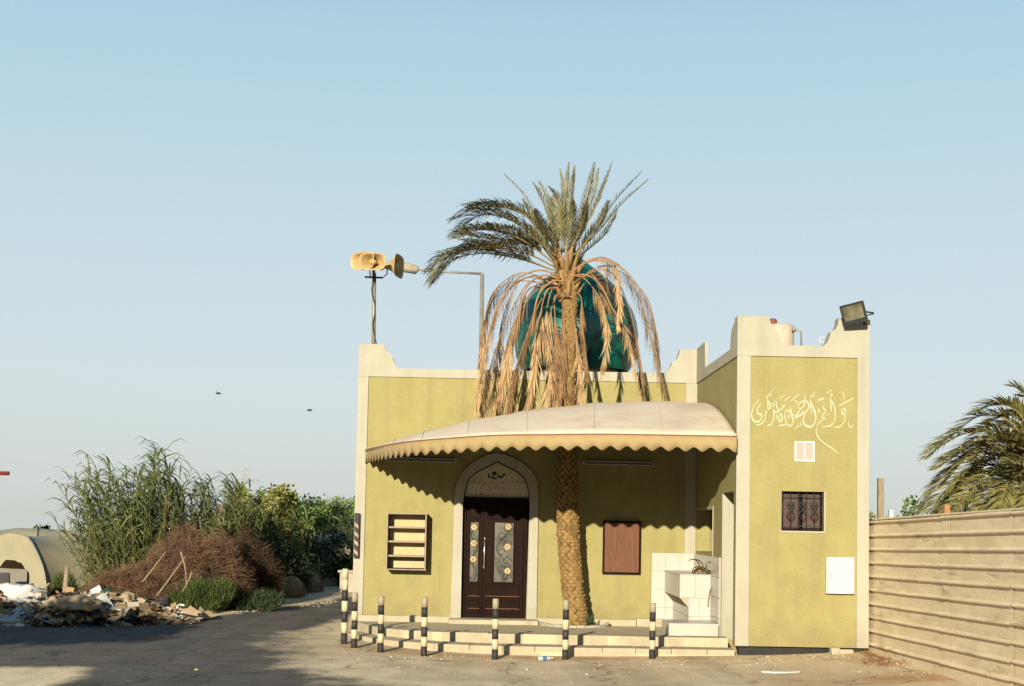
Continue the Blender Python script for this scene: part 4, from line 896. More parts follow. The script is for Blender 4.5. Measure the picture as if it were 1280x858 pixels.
# extra bare dead stalks arching
for i, P_ in enumerate(([(700,345),(672,338),(640,355),(615,400)], [(700,348),(676,345),(655,365),(648,410)], [(712,342),(730,330),(752,322),(775,332)], [(712,346),(732,344),(750,356),(768,390),(790,420)], [(705,352),(690,352),(672,372),(664,420)])):
    MB().tube(spline([at(u, v, YP-.3-.12*i) for u, v in P_], 6), [.016]*(6*(len(P_)-1))+[.005], 5).build('bare_stalk', m_deadr, palm)
# palm behind the fence on the right
YR = 25.5; rp0 = at(1300, 600, YR)
pr = thing('palm_tree', (rp0.x, YR, 0), 'dense green date palm behind the sheet fence at the right edge', 'palm tree')
MB().tube([(rp0.x, YR, -.1), (rp0.x, YR, rp0.z-.3), (rp0.x, YR, rp0.z+.2)], [.3, .26, .2], 12).build('trunk', m_trunk, pr)
RF = [([(1296,590),(1262,545),(1215,540),(1180,555),(1158,572)], -.8, .5), ([(1296,588),(1265,530),(1225,520),(1190,545),(1168,560)], .2, .5), ([(1300,585),(1285,535),(1265,510),(1240,507),(1222,515)], -.4, .5), ([(1300,580),(1295,530),(1285,500),(1270,485),(1262,483)], .3, .45),
 ([(1296,595),(1260,575),(1220,580),(1190,605),(1160,640)], -.9, .5), ([(1296,600),(1262,590),(1230,600),(1205,625),(1180,650)], -1.4, .5), ([(1296,598),(1255,570),(1215,570),(1180,595),(1150,640)], .2, .5), ([(1298,604),(1270,600),(1245,615),(1225,650)], -1.6, .5),
 ([(1300,585),(1270,555),(1235,555),(1205,575),(1180,605)], .7, .5), ([(1300,590),(1280,560),(1255,545),(1230,550)], -1.8, .45), ([(1302,600),(1285,590),(1262,600),(1248,640)], -1.8, .5), ([(1304,580),(1305,530),(1312,500),(1325,480)], 0, .45), ([(1304,590),(1340,560),(1370,570),(1390,600)], 0, .5), ([(1304,600),(1340,590),(1365,610),(1380,650)], -.6, .5), ([(1304,585),(1330,530),(1350,515),(1370,520)], .4, .5),
 ([(1298,595),(1275,570),(1240,562),(1212,575)], 1.2, .5), ([(1300,606),(1285,612),(1272,640),(1266,680)], -1.2, .5), ([(1296,602),(1250,600),(1215,625),(1198,660)], .8, .5), ([(1296,598),(1250,588),(1205,610),(1165,655)], 1.0, .5), ([(1300,588),(1292,548),(1278,520),(1256,505)], 1.1, .45), ([(1302,595),(1290,580),(1275,575),(1262,580)], -2.0, .45), ([(1302,600),(1296,600),(1288,625),(1284,660)], -1.9, .5)]
RF += [([(u, v) if j == 0 else (u+14+4*(j % 2), v+13) for j, (u, v) in enumerate(P_)], dy+.5, leaf) for P_, dy, leaf in RF[:14]]
for i, (P_, dy, leaf) in enumerate(RF): put_frond(P_, dy, leaf, YR, pr, (m_frond2, m_rachis), 200+i, 76, width=.019, spread=.62, rr=.022, hang=.16, start=.12)
for i, (P_, dy) in enumerate((([(1300,606),(1270,615),(1240,635),(1215,668)], -1.7), ([(1300,610),(1280,620),(1262,640),(1250,675)], -1.5))): put_frond(P_, dy, .34, YR, pr, (m_dead, m_deadr), 300+i, 50, 'dead_frond', True, width=.012)

# ================================================================ fence on the right
XF = 5.66; fnc = thing('sheet_metal_fence', (XF, 17, 0), 'ribbed rusty sheet metal fence running from the wing towards the viewer', 'fence')
rs = random.Random(11)
FT = [(p.y, p.z) for p in (onX(1090, 650.5, XF), onX(1278, 637, XF))]; FB = [(p.y, p.z) for p in (onX(1092, 804, XF), onX(1278, 850, XF))]
def flin(E_, y): return E_[0][1]+(E_[1][1]-E_[0][1])*(y-E_[0][0])/(E_[1][0]-E_[0][0])
def fence_panel(ya, yb_, xo, seed, z0, z1, nrib):
    rs = random.Random(seed); n = 26; prof = []
    z0, z1 = 0., 1.; dz = (z1-z0)/nrib
    for k in range(nrib):                                       # flat pan then a rounded rib, from the top down
        zt = z1-k*dz
        prof += [(0, zt-.001), (.030, zt-.012), (.038, zt-.018), (.032, zt-.025), (.006, zt-.029), (0, zt-.031)]
    prof += [(0, 0.), (.030, -.012), (.038, -.018), (.032, -.025), (.006, -.029), (0, -.031), (0, z0-.22)]
    prof = [(.0, z1+.002)]+prof
    vs = []; m = len(prof)
    for i in range(n+1):
        y = ya+(yb_-ya)*i/n
        for q_, z_ in prof:
            z_ = flin(FB, y)+(flin(FT, y)-flin(FB, y))*z_
            b_ = .006*noise.noise(Vector((y*1.3, z_*2.2, seed)))+.002*noise.noise(Vector((y*5, z_*5, seed)))
            vs.append((XF-xo-q_+b_, y, z_+.008*noise.noise(Vector((y*.7, z_*.6, seed+9)))))
    o = MB().add(vs, [(i*m+k, i*m+k+1, (i+1)*m+k+1, (i+1)*m+k) for i in range(n) for k in range(m-1)], False).build('fence_panel', m_fence, fnc)
    return o
yj = onX(1180, 700, XF).y
m_seam = mat('sheet_seam', (.42,.31,.18), (.5,.38,.24), 6, .8)
ztf = (onX(1090, 650.5, XF).z+onX(1278, 637, XF).z)/2
zbf = onX(1178, 833, XF).z
fence_panel(19.75, yj-.1, 0, 1, zbf+.05, ztf, 9); fence_panel(yj+.02, 14.2, .012, 2, zbf+.05, ztf, 9); fence_panel(14.35, 10.5, 0, 3, zbf+.05, ztf, 9)
for y_ in (yj-.28,): MB().box(XF-.014, XF-.002, y_-.005, y_+.005, flin(FB, y_)+.1, flin(FT, y_)-.01).build('vertical_seam', m_seam, fnc)
m_ = MB(); m_.tube([(XF-.07, 19.62, -.1), (XF-.075, 19.6, .9), (XF-.06, 19.62, ztf-.02)], .028, 6); m_.build('fence_post', m_fenced, fnc)
for y_ in (yj+.1, 14.3, 11.8): MB().box(XF+.03, XF+.1, y_-.04, y_+.04, -.2, ztf+(.14 if abs(y_-yj-.1) < .01 else -.05)).build('fence_post', m_fenced, fnc)
MB().tube([(XF-.02+.01*sin(y), y, flin(FT, y)+.006) for y in [19.75-.5*i for i in range(19)]], .014, 6).build('top_rail', m_fence, fnc)
pp = at(1100.5, 598, 21.3); pq = at(1102, 660, 21.3)
MB_ = MB().box(pp.x-.045, pp.x+.045, 21.25, 21.34, 0, pp.z); tag(MB_.build('wooden_post', m_wood, bevel=.008), 'weathered wooden post sticking up behind the fence beside the wing', 'post')
pp = at(1113.5, 637.5, 22.5); tag(MB().box(pp.x-.035, pp.x+.035, 22.46, 22.54, 0, pp.z).build('short_post', m_white, bevel=.006), 'short white post top just showing above the fence', 'post')

# ================================================================ litter near the building
def lump(c, sx, sy, sz, seed, amp=.35, sub=2, freq=2.5):
    b = bmesh.new(); bmesh.ops.create_icosphere(b, subdivisions=sub, radius=1)
    for v in b.verts:
        f = 1+amp*noise.noise(v.co*freq+Vector((seed*7.3, seed*1.7, 0)))+amp*.4*noise.noise(v.co*freq*2.7+Vector((seed, 0, 3)))
        v.co = Vector((v.co.x*sx*f, v.co.y*sy*f, v.co.z*sz*f))+Vector(c)
    vs = [v.co.copy() for v in b.verts]; b.verts.index_update(); fs = [tuple(v.index for v in f.verts) for f in b.faces]; b.free(); return vs, fs
bp_ = on_ground(681, 826); bt_ = thing('plastic_bottle', bp_, 'small clear plastic bottle lying on the ground before the steps', 'bottle')
Mb = Matrix.Translation(bp_+Vector((0, 0, .032))) @ Matrix.Rotation(radians(12), 4, 'Z') @ Matrix.Rotation(pi/2, 4, 'Y')
MB().lathe([(.001, -.1), (.032, -.1), (.034, -.05), (.032, .0), (.034, .05), (.014, .09), (.013, .105)], (0, 0, 0), 14, Mb).build('bottle_body', m_bpl, bt_)
MB().lathe([(.0335, -.035), (.0345, -.03), (.0345, .02), (.0335, .025)], (0, 0, 0), 14, Mb).build('bottle_label', mat('blue_label', (.1,.2,.35), None), bt_)
MB().lathe([(.016, .1), (.016, .12), (.001, .121)], (0, 0, 0), 10, Mb).build('cap', m_wpl, bt_)
g0 = on_ground(973, 841); n = 9
q = [(g0.x-.22, g0.y-.03), (g0.x-.05, g0.y+.05), (g0.x+.2, g0.y+.08), (g0.x+.28, g0.y+.02), (g0.x+.1, g0.y-.07), (g0.x-.1, g0.y-.09)]
tag(MB().prism(q, g0.z+.0, g0.z+.02, plane='XY').build('flattened_bag', m_wpl, fix=True), 'flattened white plastic sheet lying on the ground in front of the wing', 'litter')
g0 = on_ground(1052, 818); c = Vector((g0.x, YT-.02, gz(g0.x, YT)))
for k, (dx, w_, d2, h_, lab) in enumerate(((-.08, .13, .14, .085, 'broken pale block under the wing wall, left and taller of two'), (.07, .22, .12, .065, 'long broken pale block under the wing wall, right of the taller one'))):
    a = MB().box(c.x+dx-w_/2, c.x+dx+w_/2, c.y-.06-d2/2, c.y-.06+d2/2, c.z-.02, c.z+h_)
    a.v = [(x+.015*noise.noise(Vector((x*20, y*20, z*20))), y+.02*noise.noise(Vector((z*30, x*9, 1))), z+.012*noise.noise(Vector((x*15, 3, y*9)))) for x, y, z in a.v]
    tag(a.build('broken_block', m_concr, bevel=.012), lab, 'block')
a = MB(); rs = random.Random(21)
for (u, v, su, sv, n_) in ((1150, 829, 60, 14, 130), (1010, 820, 90, 6, 50), (560, 822, 120, 4, 50), (700, 832, 420, 20, 110), (1100, 815, 14, 8, 80), (900, 828, 200, 14, 40)):
    for i in range(n_):
        p = on_ground(u+rs.gauss(0, su*.5), min(857, v+rs.gauss(0, sv*.5)))
        if p.y > 19.3 and -2.3 < p.x < 3.7: continue
        if p.x > XF-.05 or p.y < 14: continue
        s_ = rs.uniform(.005, .015) if rs.random() < .95 else rs.uniform(.015, .03); vs, fs = lump(p+Vector((0, 0, s_*.3)), s_, s_, s_*.6, rs.random()*50, .4, 1); a.add(vs, fs)
tag(a.build('loose_pebbles', m_pave), 'small loose stones scattered over the sandy ground before the mosque', 'stones', kind='stuff')
a = MB()
for i in range(170):
    p = on_ground(1108+rs.gauss(0, 16), 822+rs.gauss(0, 7)); L_ = rs.uniform(.04, .13); th = rs.uniform(0, pi); d_ = Vector((cos(th), sin(th), rs.uniform(0, .7)))*L_
    if p.x+abs(d_.x) > XF-.03 or p.y > 19.4: continue
    a.tube([p+Vector((0,0,.01)), p+d_*.5+Vector((0,0,.02)), p+d_+Vector((0,0,.01))], .004, 3, cap=False)
tag(a.build('dry_leaf_litter', m_rust), 'drift of dry rusty twigs where the fence meets the wing', 'leaf litter', kind='stuff')
# small weed at the palm's foot
a = MB(); p = Vector((pc.x+.24, YP-.1, .1))
for i in range(60):
    th = rs.uniform(0, 2*pi); e = p+Vector((cos(th)*.09, sin(th)*.09, rs.uniform(.05, .22))); a.add([p+Vector((rs.uniform(-.03,.03), 0, 0)), e+Vector((.012, 0, 0)), e+Vector((0, 0, .03)), e-Vector((.012, 0, 0))], [(0, 1, 2, 3)])
tag(a.build('small_weed', m_leafd), 'small dark weed at the foot of the palm trunk', 'plant')

# ================================================================ foliage builders
def leaf_quad(mb, p, size, rs, asp=2.0, droop=0):
    a = Vector((rs.gauss(0, 1), rs.gauss(0, 1), rs.gauss(0, .7)-droop)).normalized(); b = a.cross(Vector((rs.gauss(0, 1), rs.gauss(0, 1), rs.gauss(0, 1)))).normalized()
    L_ = size*rs.uniform(.6, 1.3); W_ = L_/asp
    mb.add([p, p+a*L_*.5+b*W_*.5, p+a*L_, p+a*L_*.5-b*W_*.5], [(0, 1, 2, 3)])
def tree(name, base, h, r_, label, cat, ml, seed, clumps=26, leaves=130, size=.10, asp=1.8, group=None, rz=None, crown0=.35, trunk_r=.07, lean=(0,0), cf=(.22,.42), flat=1):
    rs = random.Random(seed); t = thing(name, base, label, cat, group); base = Vector(base); rz = rz or h*(1-crown0)/2
    cz = base.z+h-rz; tp_ = base+Vector((lean[0]*.6, lean[1], h*.62))
    tr_ = MB().tube(spline([base+Vector((0,0,-.1)), base+Vector((rs.uniform(-.1,.1), 0, h*.3)), tp_], 4), [trunk_r*(1-.07*i) for i in range(9)], 8)
    lf = MB(); cs = []
    for i in range(clumps):
        for _ in range(20):
            q_ = Vector((rs.uniform(-1, 1), rs.uniform(-1, 1), rs.uniform(-1, 1)))
            if .35 < q_.length < 1: break
        c = Vector((base.x+lean[0]+q_.x*r_, base.y+lean[1]+q_.y*r_, cz+q_.z*rz)); cs.append(c)
        tr_.tube([tp_+Vector((0,0,-rs.uniform(0, h*.3))), tp_.lerp(c, .5)+Vector((0, 0, .05)), c], [trunk_r*.35, trunk_r*.2, .006], 5, cap=False)
        cr = r_*rs.uniform(*cf); col_ = lf
        for j in range(int(leaves*rs.uniform(.6, 1.4))):
            d_ = Vector((rs.gauss(0, 1), rs.gauss(0, 1), rs.gauss(0, .8))).normalized()*cr*rs.random()**.4; d_.z *= flat
            leaf_quad(col_, c+d_, size, rs, asp)
    tr_.build('trunk', m_bark, t); lf.build('crown', ml, t)
    return t
def bush(name, base, rx, ry, h, label, cat, ml, seed, n=2600, size=.08, asp=3, core=None, group=None, up=0.0):
    rs = random.Random(seed); t = thing(name, base, label, cat, group); base = Vector(base); lf = MB()
    bumps = [(Vector((rs.uniform(-.75,.75)*rx, rs.uniform(-.75,.75)*ry, rs.uniform(.15,.62)*h)), rs.uniform(.3,.5)) for _ in range(14)]
    for i in range(n):
        c, k = rs.choice(bumps); d_ = Vector((rs.gauss(0,1), rs.gauss(0,1), rs.gauss(0,1))).normalized()*rs.random()**.35
        p = base+c+Vector((d_.x*rx*k, d_.y*ry*k, d_.z*h*k*.9)); 
        if p.z < base.z: p.z = base.z+rs.uniform(0, .1)
        if up:
            a = Vector((d_.x*.6+rs.gauss(0,.3), d_.y*.6+rs.gauss(0,.3), up+rs.random())).normalized(); L_ = size*rs.uniform(.6,1.5); b = a.cross(Vector((rs.gauss(0,1), rs.gauss(0,1), 0))).normalized()*L_/asp/2
            lf.add([p-b, p+b, p+a*L_], [(0,1,2)])
        else: leaf_quad(lf, p, size, rs, asp)
    lf.build('foliage', ml, t)
    st = MB()
    for c, k in bumps: st.tube([base+Vector((c.x*.2, c.y*.2, 0)), base+c*.6, base+c], [.02, .012, .005], 4, cap=False)
    st.build('stems', m_bark, t)
    return t
def reeds(base, rx, ry, h, n, seed, label, lean=0, plumes=0, leafl=.42, group='reed clumps behind the rubbish'):
    rs = random.Random(seed); t = thing('reed_clump', base, label, 'reeds', group); st, lf, pl = MB(), MB(), MB(); base = Vector(base)
    for i in range(n):
        a = rs.uniform(0, 2*pi); q_ = rs.random()**.5; x, y = cos(a)*q_*rx, sin(a)*q_*ry
        H_ = h*(1-.16*(x/rx)**2)*(rs.uniform(.45, .85) if rs.random() < .6 else rs.uniform(.82, 1.1))
        ln = Vector((x*.22+lean*rs.uniform(.3, 1)+rs.gauss(0, .10), rs.gauss(0, .12), 0)); b0 = base+Vector((x, y, -.05))
        P_ = [b0, b0+ln*.25+Vector((0,0,H_*.45)), b0+ln*.7+Vector((0,0,H_*.8)), b0+ln*1.3+Vector((0,0,H_))]
        S_ = spline(P_, 4); st.tube(S_, [.009-.0005*k for k in range(len(S_))], 4, cap=False)
        nlf = int(H_/.105)
        for k in range(3, nlf):
            f = k/nlf; ii = f*(len(S_)-1); p = S_[int(ii)].lerp(S_[min(int(ii)+1, len(S_)-1)], ii-int(ii))
            th = rs.gauss(pi, 1.25) if k > nlf*.4 else rs.uniform(0, 2*pi); o_ = Vector((cos(th), sin(th), 0)); L_ = leafl*(.75+.55*f)*rs.uniform(.6, 1.2); wv = Vector((-o_.y, o_.x, rs.gauss(0,.5)))*.015
            u_ = rs.uniform(.8, 1.7); m1 = p+o_*L_*.30+Vector((0,0,L_*.30*u_)); m2 = p+o_*L_*.62+Vector((0,0,L_*.42*u_)); e = p+o_*L_*1.0+Vector((0,0,L_*(.36*u_-.12)))
            lf.add([p-wv*.6, p+wv*.6, m1+wv, m1-wv, m2+wv*.7, m2-wv*.7, e], [(0,1,2,3), (3,2,4,5), (5,4,6)])
        if i < plumes:
            p = S_[-1]; 
            for k in range(34):
                d_ = Vector((rs.gauss(.06,.05), rs.gauss(0,.05), rs.uniform(-.02,.42))); pl.add([p+d_, p+d_+Vector((.01,0,0)), p+d_+Vector((.03,0,-.09))], [(0,1,2)])
    st.build('stems', m_reeds, t); lf.build('leaves', m_reed, t)
    if plumes: pl.build('plumes', m_plume, t)
    return t
def G(u, Y): p = at(u, 700, Y); return Vector((p.x, Y, 0))
reeds(G(158, 28.0), .75, .6, 2.75, 120, 1, 'tall green reed clump at the left, feathery tops leaning left', -.35, 0)
reeds(G(197, 28.4), .42, .5, 3.1, 60, 2, 'tallest green reed clump, its pointed top above the dry thicket', .05, 0)
reeds(G(240, 29.0), .65, .6, 2.45, 95, 3, 'green reed clump with pale straw plumes right of the tallest', .1, 6)
reeds(G(284, 30.2), .6, .6, 2.55, 90, 4, 'thick upright reed clump in front of the yellow leaved tree', 0, 2)
reeds(G(340, 33.6), .9, .7, 2.0, 80, 5, 'lower reed clump beyond the dry thicket, beside the track', 0, 0)
reeds(G(395, 40), 1.3, .8, 1.9, 90, 6, 'farthest reed clump near the road bend', 0, 0)
reeds(G(128, 28.9), .25, .4, 2.2, 9, 7, 'sparse outlying reeds at the far left of the thicket', -.45, 0)
tree('leafy_tree', G(330, 34), 2.75, .95, 'yellow-green leafy tree rising behind the reeds', 'tree', m_leafy, 21, 24, 110, .13, 1.5)
tree('leafy_tree', G(362, 37), 2.55, 1.0, 'mid green tree to the right of the yellow-green one', 'tree', m_leafg, 22, 26, 120, .13, 1.6)
tree('leafy_tree', G(312, 36), 2.6, .8, 'tall thin leaved tree behind the reeds, loose dark crown', 'tree', m_leafg, 23, 18, 80, .14, 2)
tree('leafy_tree', G(403, 45), 2.3, 1.2, 'low dark tree near the bend of the road', 'tree', m_leafd, 24, 26, 120, .14, 1.6)
tree('leafy_tree', G(428, 50), 2.6, 1.3, 'bright green bushy tree beside the left edge of the mosque', 'tree', m_leafg, 25, 30, 150, .13, 2)
tree('leafy_tree', G(455, 52), 2.9, 1.3, 'green bushy tree mostly hidden behind the mosque corner', 'tree', m_leafg, 26, 26, 130, .14, 2)
tree('leafy_tree', G(380, 42), 2.5, 1.1, 'dark rounded tree between the reeds and the road bend', 'tree', m_leafd, 27, 26, 120, .14, 1.6)
tree('leafy_tree', G(1131, 27.5), 2.55, .55, 'small sparse green tree top showing over the fence', 'tree', m_leafg, 28, 13, 45, .11, 1.4)
tree('leafy_tree', G(1092, 33), 2.45, .7, 'dull olive tree top between the wing and the wooden post', 'tree', m_leafy, 29, 14, 60, .12, 1.6)
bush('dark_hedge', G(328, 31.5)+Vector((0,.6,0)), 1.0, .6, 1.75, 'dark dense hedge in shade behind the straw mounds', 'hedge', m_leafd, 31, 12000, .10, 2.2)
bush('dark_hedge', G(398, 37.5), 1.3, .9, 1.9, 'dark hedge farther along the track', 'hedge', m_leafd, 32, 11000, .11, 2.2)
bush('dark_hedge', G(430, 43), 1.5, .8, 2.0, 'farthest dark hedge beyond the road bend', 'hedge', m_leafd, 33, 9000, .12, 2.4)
bush('green_bush', on_ground(247, 768)+Vector((0,.45,0)), .66, .4, .68, 'low fine-leaved green bush beside the dark tub', 'bush', m_bush, 34, 9000, .10, 9, up=.5)
bush('green_bush', on_ground(310, 766)+Vector((0,.5,0)), .6, .4, .45, 'small dark creeping bush behind the pale litter', 'bush', m_leafd, 35, 3500, .08, 5, up=.4)
bush('green_bush', G(84, 27.6), .3, .3, .6, 'green weeds growing between the two plastic tunnels', 'bush', m_bush, 36, 3000, .12, 6, up=.5)
# dry thicket: thousands of twigs
def thicket(base, rx, ry, h, label, seed, n, ml):
    rs = random.Random(seed); t = thing('dry_thicket', base, label, 'dry bush', 'dry thickets behind the rubbish'); base = Vector(base); tw = MB(); co = MB(); tw2 = MB()
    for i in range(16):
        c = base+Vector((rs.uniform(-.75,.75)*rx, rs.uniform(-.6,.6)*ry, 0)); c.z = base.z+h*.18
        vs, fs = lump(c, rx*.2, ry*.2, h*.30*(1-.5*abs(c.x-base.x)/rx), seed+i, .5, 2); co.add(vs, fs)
    for i in range(n):
        a = rs.uniform(0, 2*pi); q_ = rs.random()**.5; x, y = cos(a)*q_, sin(a)*q_
        hz = h*(sqrt(max(.04, 1-x*x*.9-y*y*.6)))*(1+.55*noise.noise(Vector((x*3.6, y*3.0, seed)))); z = hz*rs.random()**.45
        p = base+Vector((x*rx, y*ry, z)); d_ = Vector((rs.gauss(x*.2, .8), rs.gauss(y*.2-.1, .6), rs.gauss(.05, .6))).normalized()
        L_ = rs.uniform(.10, .34); w_ = Vector((rs.gauss(0,1), rs.gauss(0,1), rs.gauss(0,1))).cross(d_).normalized()*rs.uniform(.0025, .006); cv = Vector((rs.gauss(0,.06), rs.gauss(0,.06), rs.gauss(0,.06)))
        tw.add([p-w_, p+w_, p+d_*L_*.5+cv+w_*.8, p+d_*L_*.5+cv-w_*.8, p+d_*L_+Vector((0,0,-.03))], [(0,1,2,3), (3,2,4)])
    for i in range(26):
        a = rs.uniform(0, pi); x, y = cos(a)*rs.random(), -rs.random()*.7; e = base+Vector((x*rx*1.05, y*ry, h*rs.uniform(.5, 1.15)*sqrt(max(.1, 1-x*x)))); b0 = base+Vector((x*rx*.5, y*ry*.9, 0))
        tw2.tube(spline([b0, b0.lerp(e, .5)+Vector((rs.gauss(0,.1), -.1, .05)), e], 3), [.012-.0013*k for k in range(7)], 4, cap=False)
    tw.build('twigs', ml, t); co.build('inner_mass', m_drym, t); tw2.build('woody_stems', m_bark, t)
thicket(G(245, 27.0), 1.05, .8, 1.45, 'tall rusty brown mound of dry bramble left of the dark hedge', 1, 34000, m_dry)
thicket(G(178, 26.4), 1.1, .7, .72, 'lower rusty brown bramble in front of the reeds', 2, 19000, m_dry)
m_dry_shade = mat('shaded_dry_twigs', (.06,.035,.018), (.13,.08,.04), 2.5, .9)  # darker copy of the twig colours, with this end's shade painted in
thicket(G(300, 28.8), .85, .6, 1.35, 'dark shaded end of the bramble beside the straw mounds', 3, 12000, m_dry_shade)
for i, (u0, v0, u1, v1, Y) in enumerate(((178, 728, 207, 690, 25.3), (196, 745, 232, 695, 25.2), (226, 690, 233, 735, 25.2), (240, 715, 228, 740, 25.0))):
    P_ = spline([at(u0, v0, Y), at((u0+u1)/2+2, (v0+v1)/2-2, Y), at(u1, v1, Y)], 4)
    tag(MB().tube(P_, [.018-.0012*k for k in range(len(P_))], 6).build('dead_branch', m_wood), ('pale dead branch slanting through the low bramble', 'pale dead branch slanting across the tall bramble', 'upright grey dead stem against the bramble', 'short pale branch at the foot of the bramble above the green bush')[i], 'branch')
# straw mounds
for i, (u, v, w_, h_, lab) in enumerate(((360, 747, 16, 26, 'nearer dry straw mound beside the track'), (388, 740, 11, 22, 'farther, smaller dry straw mound beside the track'))):
    g0 = on_ground(u, v+1); k_ = g0.y/1650; t = thing('straw_mound', g0, lab, 'straw mound', 'straw mounds beside the track')
    vs, fs = lump(g0+Vector((0, .3, h_*k_*.45)), w_*k_, .35, h_*k_*.55, i+3, .15, 3, 1.5); MB().add(vs, fs, True).build('mound', m_straw, t)
    a = MB(); rs = random.Random(i)
    for j in range(1600):
        d_ = Vector((rs.gauss(0,1), rs.gauss(0,1), rs.gauss(0,1))).normalized(); p = g0+Vector((d_.x*w_*k_, .3+d_.y*.35, h_*k_*.45+d_.z*h_*k_*.55)); e = p+Vector((d_.x*.10, d_.y*.08, -.10+d_.z*.12)); a.add([p+Vector((.006,0,0)), p-Vector((.006,0,0)), e], [(0,1,2)])
    a.build('straw_stalks', m_straw, t)
g0 = on_ground(385, 736); k_ = g0.y/1650
t = thing('white_shed', (G(388, 40)), 'small pale shed with a thin pole half hidden by dark bushes', 'shed')
a, b = at(383, 697, 40), at(394, 715, 40); MB().box(a.x, b.x, 40, 40.6, b.z-.6, a.z).build('shed_wall', m_concr, t); MB().box(a.x-.05, b.x+.05, 39.95, 40.65, a.z+.002, a.z+.06).build('shed_roof', m_concr, t)
MB().tube([at(392.5, 688, 39.8), at(392.5, 725, 39.8)], .03, 6).build('pole', m_concr, t)
a, b = at(425, 713, 34), at(441, 741, 34)
t = thing('block_wall', (a.x, 34, 0), 'short pale block wall with a capping slab just left of the mosque corner', 'wall')
MB().box(a.x, b.x+.5, 34, 34.3, -.1, a.z-.06).build('wall_body', m_concr, t, bevel=.01); MB().box(a.x-.05, b.x+.5, 33.95, 34.35, a.z-.058, a.z).build('capping', m_concr, t, bevel=.01)
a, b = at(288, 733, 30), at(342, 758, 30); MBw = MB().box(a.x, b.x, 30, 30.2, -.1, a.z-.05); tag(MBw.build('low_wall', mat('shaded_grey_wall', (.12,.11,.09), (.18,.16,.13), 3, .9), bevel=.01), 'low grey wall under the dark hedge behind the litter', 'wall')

# ================================================================ plastic tunnels
def tunnel(c, r_, h_, az, L_, label, m1, m2, seed, openend=True):
    t = thing('plastic_tunnel', c, label, 'greenhouse tunnel', 'plastic tunnels at the left'); c = Vector(c); ax = Vector((cos(az), sin(az), 0)); sd = Vector((sin(az), -cos(az), 0))
    nL = 40; nA = 22
    def P(s_, th, off=0):
        rib = abs(((s_/L_*6) % 1)-.5)*2; sag = -.05*sin(pi*((s_/L_*6) % 1))*(1 if off == 0 else 0)
        k = 1+sag+.05*noise.noise(Vector((s_*1.3, th*2.2, seed)))+off
        return c+ax*s_+sd*(cos(th)*r_*k)+Vector((0, 0, max(-.02, sin(th))*h_*k))
    for part, (s0, s1, mm) in enumerate(((0, L_*.17, m1), (L_*.17, L_*.5, m2), (L_*.5, L_, m1))):
        vs = [P(s0+(s1-s0)*i/nL, pi*k/nA) for i in range(nL+1) for k in range(nA+1)]; K = nA+1
        MB().add(vs, [(i*K+k, i*K+k+1, (i+1)*K+k+1, (i+1)*K+k) for i in range(nL) for k in range(nA)], True).build('plastic_cover', mm, t)
    for j in range(7): MB().tube([P(L_*j/6, pi*k/nA, .012) for k in range(nA+1)], .02, 6).build('hoop', m_galv, t)
    if openend:  # torn end wall: an arch band round an opening
        outer = [P(-.01, pi*k/nA) for k in range(nA+1)]; inner = [c+ax*(.03)+(p-c)*(.60+.12*noise.noise(Vector((k*.5, seed, 0)))) for k, p in enumerate(outer)]
        n = nA+1; MB().add(outer+inner, [(k, k+1, n+k+1, n+k) for k in range(nA)]).build('torn_end_sheet', m1, t)
        MB().box(0, 0, 0, 0, 0, 0)
c0 = G(2, 28.6); tunnel(c0+Vector((.2, 0, 0)), 1.2, 1.44, radians(57), 8, 'nearest plastic tunnel with a torn open end at the left edge', m_poly, m_polyg, 1)
tunnel(G(78, 31.5), 1.15, 1.36, radians(52), 6, 'second dusty plastic tunnel half hidden by the reeds', m_poly, m_polyg, 2, False)
tunnel(G(-40, 35), 1.3, 1.5, radians(20), 10, 'long pale plastic tunnel behind the torn one', m_poly, m_poly, 3, False)
a = thing('palm_tree', G(53, 75), 'tiny distant palm top above the plastic tunnels', 'palm tree')
rs = random.Random(4); c = at(53, 662, 75); MB().tube([(c.x, 75, 0), (c.x, 75, c.z)], .2, 6).build('trunk', m_bark, a); m_ = MB()
for i in range(26):
    th = rs.uniform(0, pi); L_ = rs.uniform(.3, .55); e = c+Vector((cos(th)*L_, 0, sin(th)*L_*.8)); n_ = Vector((-sin(th), 0, cos(th)))*.06; m_.add([c-n_, c+n_, e, e+Vector((cos(th)*.1, 0, -.12))], [(0,1,2,3)])
m_.build('crown', m_leafd, a)

# ================================================================ rubbish
rs = random.Random(77)
heap = MB(); hx, hy = 34, 16; vs = []
x0, x1, y0, y1 = -9.6, -4.9, 22.0, 25.4
for j in range(hy+1):
    for i in range(hx+1):
        fx, fy = i/hx, j/hy; x = x0+(x1-x0)*fx; y = y0+(y1-y0)*fy+1.1*sm(.5, 1, fx)
        z = .40*sin(pi*fy)**.6*(1-sm(.55, 1, fx))*(.8+.5*noise.noise(Vector((x*1.7, y*1.7, 0)))) + .05*noise.noise(Vector((x*7, y*7, 2)))-.03
        vs.append((x, y, z+.02 if 0 < fy < 1 and 0 < i < hx else -.06))
K = hx+1; heap.add(vs, [(j*K+i, j*K+i+1, (j+1)*K+i+1, (j+1)*K+i) for j in range(hy) for i in range(hx)], True)
tag(heap.build('rubbish_mound', m_dsoil), 'low mound of dark soil and rubbish along the left road edge', 'rubbish heap', kind='stuff')
def hz(x, y):
    fx = (x-x0)/(x1-x0); fy = (y-y0-1.1*sm(.5, 1, fx))/(y1-y0)
    return .40*sin(pi*min(1, max(0, fy)))**.6*(1-sm(.55, 1, fx)) if 0 < fx < 1 and 0 < fy < 1 else 0
def crumple(c, s_, seed, flat=.5):
    vs, fs = lump(c, s_, s_*.8, s_*flat, seed, .9, 2, 2.1); return vs, fs
